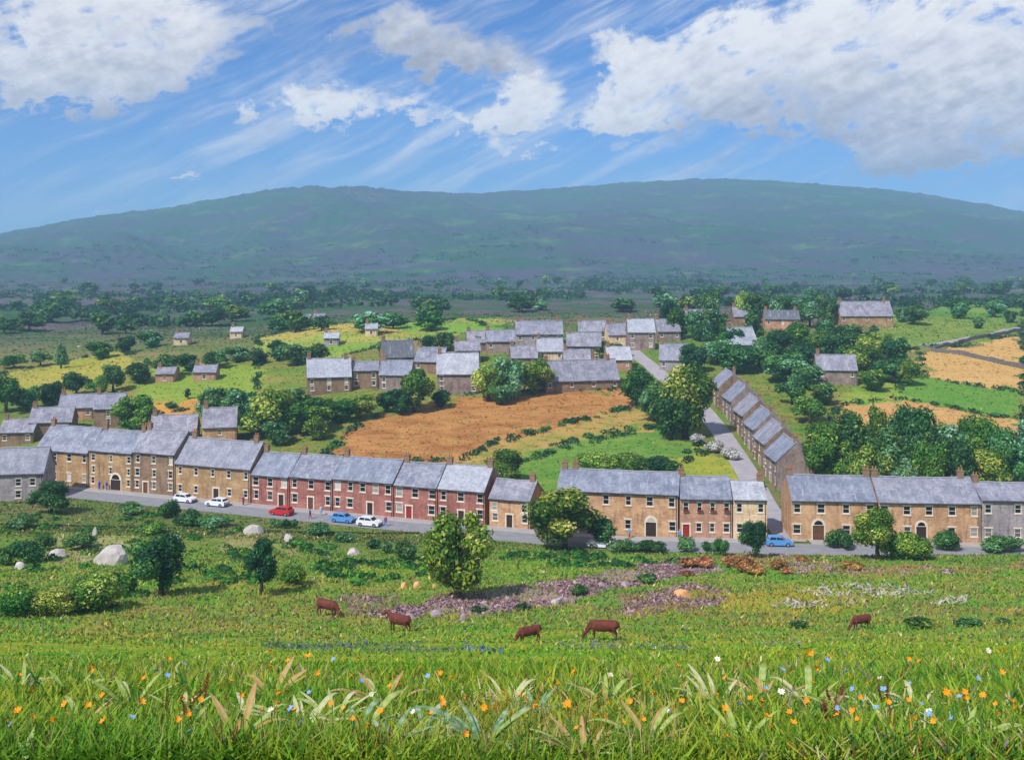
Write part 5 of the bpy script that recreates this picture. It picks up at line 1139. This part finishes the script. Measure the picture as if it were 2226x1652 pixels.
def car(label, x, base, heading, paint, flip=False, Ymax=3.4):
    global _wh
    p = ground(x, base); Yc = min(p.y, float(street(p.x)) - Ymax); X = (x - CX) / F * Yc; dx = 2.0
    rz = math.atan2(float(street(X + dx)) - float(street(X - dx)), 2 * dx) + heading + (math.pi if flip else 0)
    t = thing('car', label, 'car', (X, Yc, .032), rz); obj('body', car_body(paint), t)
    W_ = .84
    for s in (-1, 1):
        def sy(z): return s * (W_ - (z - .95) * .34 + .002)
        for q in (((-1.5, 1.02), (-.52, 1.02), (-.52, 1.40), (-1.3, 1.40)), ((-.44, 1.02), (.82, 1.02), (.4, 1.33), (-.44, 1.40))):
            pts = [(a, sy(z), z) for a, z in q]; obj('side_window', quadpart('side_window', pts if s < 0 else [pts[1], pts[0], pts[3], pts[2]], M['cglass']), t)
    obj('windscreen', quadpart('windscreen', [(.98, -.74, 1.0), (.98, .74, 1.0), (.49, .64, 1.36), (.49, -.64, 1.36)], M['cglass']), t)
    obj('rear_window', quadpart('rear_window', [(-1.70, .74, 1.03), (-1.70, -.74, 1.03), (-1.56, -.66, 1.34), (-1.56, .66, 1.34)], M['cglass']), t)
    if _wh is None:
        a = MB(); a.tube([(0, -.09, 0), (0, .09, 0)], .31, 16); r_ = MB(); r_.tube([(0, -.1, 0), (0, .1, 0)], .19, 10); _wh = (a.mesh('wheel', M['tyre']), r_.mesh('rim', M['rim']))
    for wx in (-1.22, 1.24):
        for s in (-1, 1): w_ = obj('wheel', _wh[0], t, (wx, s * .77, .31)); obj('rim', _wh[1], w_, (0, s * .004, 0))
    for s in (-1, 1):
        mb = MB(); mb.box(1.9, 2.0, s * .62 - .16, s * .62 + .16, .60, .74); obj('headlight', mb.mesh('headlight', M['lamp']), t)
        mb = MB(); mb.box(-2.01, -1.93, s * .68 - .1, s * .68 + .1, .68, .88); obj('tail_light', mb.mesh('tail_light', M['tail']), t)
    mb = MB(); mb.box(1.94, 2.04, -.75, .75, .34, .46); mb.box(-2.05, -1.95, -.75, .75, .38, .52); obj('bumper', mb.mesh('bumper', M['gutter']), t)
def paint(n, c): return mat_simple(n, c, .3, .05, spec=.5)
PB, PR_, PW = paint('blue_paint', (84, 148, 214)), paint('red_paint', (196, 34, 40)), paint('white_paint_car', (228, 230, 238))
car('red car on the road in front of the red brick terrace', 612, 1119, 0, PR_, True)
car('light blue car on the road in front of the red brick terrace', 746, 1135, 0, PB)
car('white car on the road just right of the light blue car', 803, 1143, 0, PW, Ymax=3.2)
car('white car parked at the left in front of the lower tan house', 402, 1086, 0, PW)
car('second white car in front of the lower tan house, next to the red terrace', 472, 1100, 0, PW, True)
car('light blue car at the foot of the lane', 1693, 1184, 0, PB)
car('white car half hidden behind the broad roadside tree', 1306, 1190, 0, PW, True)

# ------------------------------------------------------------------ people
def person_mesh(kind, stride):
    mb = MB(); s_ = stride
    if kind == 'body':
        mb.tube([(0, 0, .86), (0, 0, 1.0), (.01, 0, 1.2), (.01, 0, 1.38), (0, 0, 1.46), (.01, 0, 1.56)], [(.15, .1), (.14, .095), (.16, .11), (.18, .1), (.07, .065), (.055, .055)], 12)
        mb.ball((.02, 0, 1.65), (.098, .078, .118), 10, 8); mb.ball((.115, 0, 1.635), (.02, .014, .025), 6, 4)
        for s in (-1, 1):
            mb.ball((.0, s * .08, 1.645), (.02, .012, .03), 6, 4)
            f = s * s_; mb.tube([(0, s * .085, .9), (f * .12, s * .09, .5), (f * .2 - .04, s * .09, .08), (f * .2 + .1, s * .09, .035)], [.085, .06, .042, .035], 8)
            mb.tube([(0, s * .18, 1.38), (-f * .08, s * .23, 1.12), (-f * .12 + .05, s * .24, .86)], [.055, .045, .032], 8)
            hx, hy, hz = -f * .12 + .055, s * .24, .82; mb.ball((hx, hy, hz), (.028, .016, .045), 6, 5)
            for i, (ln) in enumerate((.07, .08, .075, .06)): mb.tube([(hx - .02 + i * .014, hy, hz - .03), (hx - .02 + i * .015, hy - s * .006, hz - .03 - ln * .6), (hx - .018 + i * .015, hy - s * .018, hz - .03 - ln)], .0075, 5)
            mb.tube([(hx + .02, hy, hz + .01), (hx + .045, hy - s * .01, hz - .02), (hx + .05, hy - s * .015, hz - .045)], .0085, 5)
        return remeshed('body', mb, M['skin'], .013)
    if kind == 'top':
        mb.tube([(0, 0, .84), (0, 0, 1.0), (.01, 0, 1.2), (.01, 0, 1.38), (0, 0, 1.47)], [(.185, .135), (.17, .125), (.19, .14), (.205, .125), (.085, .08)], 12)
        for s in (-1, 1): f = s * s_; mb.tube([(0, s * .17, 1.39), (-f * .08, s * .235, 1.12), (-f * .12 + .045, s * .24, .89)], [.075, .062, .05], 8)
    if kind == 'trousers':
        mb.tube([(0, 0, .98), (0, 0, .84)], [(.17, .12), (.175, .13)], 10)
        for s in (-1, 1): f = s * s_; mb.tube([(0, s * .085, .92), (f * .12, s * .092, .5), (f * .2 - .03, s * .092, .1)], [.105, .08, .062], 8)
    return remeshed(kind, mb, M['skin'], .022)
PM = [{k_: person_mesh(k_, st) for k_ in ('body', 'top', 'trousers')} for st in (.9, .15)]
hm = MB(); hm.ball((-.005, 0, 1.685), (.108, .09, .1), 10, 7); HAIR = hm.mesh('hair', M['hair'], True)
def person(label, x, base, rz, top, leg, pose=0, Yp=None):
    p = ground(x, base); Yc = min(p.y, float(street(p.x)) - .7); X = (x - CX) / F * Yc; z = .132 if Yc > float(street(X)) - 2.1 else .032
    t = thing('person', label, 'person', (X, Yc, z), rz); obj('body', PM[pose]['body'], t)
    for nm, c in (('top', top), ('trousers', leg)):
        o = obj(nm, PM[pose][nm], t); o.material_slots[0].link = 'OBJECT'; o.material_slots[0].material = mat_simple(nm + '_cloth', c, .85, .1)
    obj('hair', HAIR, t)
person('person in purple top and red trousers walking on the road right of red car', 674, 1129, R(160), (110, 60, 160), (190, 40, 70))
person('person in pale blue standing by the red terrace wall', 698, 1121, R(-70), (168, 200, 226), (150, 180, 210), 1)
person('person in magenta top and blue trousers right of the white car', 838, 1144, R(-60), (196, 50, 110), (80, 130, 210))
person('person in magenta at the left corner of the red terrace', 529, 1100, R(-100), (150, 40, 120), (120, 50, 110), 1)
person('person in blue standing left of the dark arched doorway', 216, 1066, R(-90), (50, 80, 200), (40, 60, 170), 1)
person('second person in blue beside the dark arched doorway', 232, 1066, R(-120), (60, 90, 180), (50, 60, 130))
person('person in pale blue and red outside the broad buff house', 1368, 1172, R(20), (120, 160, 220), (200, 40, 60))
person('person in pale blue by the gap left of the pinkish house', 1477, 1176, R(-90), (110, 150, 220), (120, 120, 130), 1)
# red window boxes on the pinkish house
M['geranium'] = mat_leaf('geranium', [(0, (60, 96, 50)), (.3, (150, 40, 50)), (1, (220, 50, 60))], .2, .1)
for o in [o for o in bpy.data.objects if o.name.startswith('terraced_house') and 'red window boxes' in o.get('label', '')]:
    up = [c for c in o.children if c.name.startswith('window') and c.location.z > 2.5]
    for c in up:
        w_ = .9; mb = MB(); mb.box(0, w_, -.34, -.12, -.02, .16); bx_ = obj('window_box', mb.mesh('window_box', M['door4']), o, c.location)
        rngb = np.random.default_rng(5); P3 = np.column_stack([rngb.uniform(.02, w_ - .02, 90), rngb.uniform(-.4, -.12, 90), rngb.uniform(.1, .34, 90)])
        V, Fq, rr = leaf_cloud(rngb, P3, rngb.normal(size=P3.shape), .06, rngb.uniform(0, 1, 90)); obj('geraniums', mesh_np('geraniums', V, Fq, vals=dict(rnd=rr), mat=M['geranium']), bx_)

# ------------------------------------------------------------------ haze over the whole valley
mb = MB(); mb.box(-3600, 3600, -140, 4200, -6, 330)
hz = bpy.data.materials.new('haze'); hz.use_nodes = True; hz.node_tree.nodes.clear(); k = NT(hz.node_tree)
pv = k.node('ShaderNodeVolumePrincipled'); pv.inputs['Color'].default_value = (.42, .70, 1.0, 1); pv.inputs['Density'].default_value = 2.5e-4; pv.inputs['Anisotropy'].default_value = 0.0
ou = k.node('ShaderNodeOutputMaterial'); k.l.new(pv.outputs[0], ou.inputs['Volume'])
tag(obj('haze', mb.mesh('haze', hz)), 'pale blue haze lying over the valley and hills', 'haze', kind='stuff')
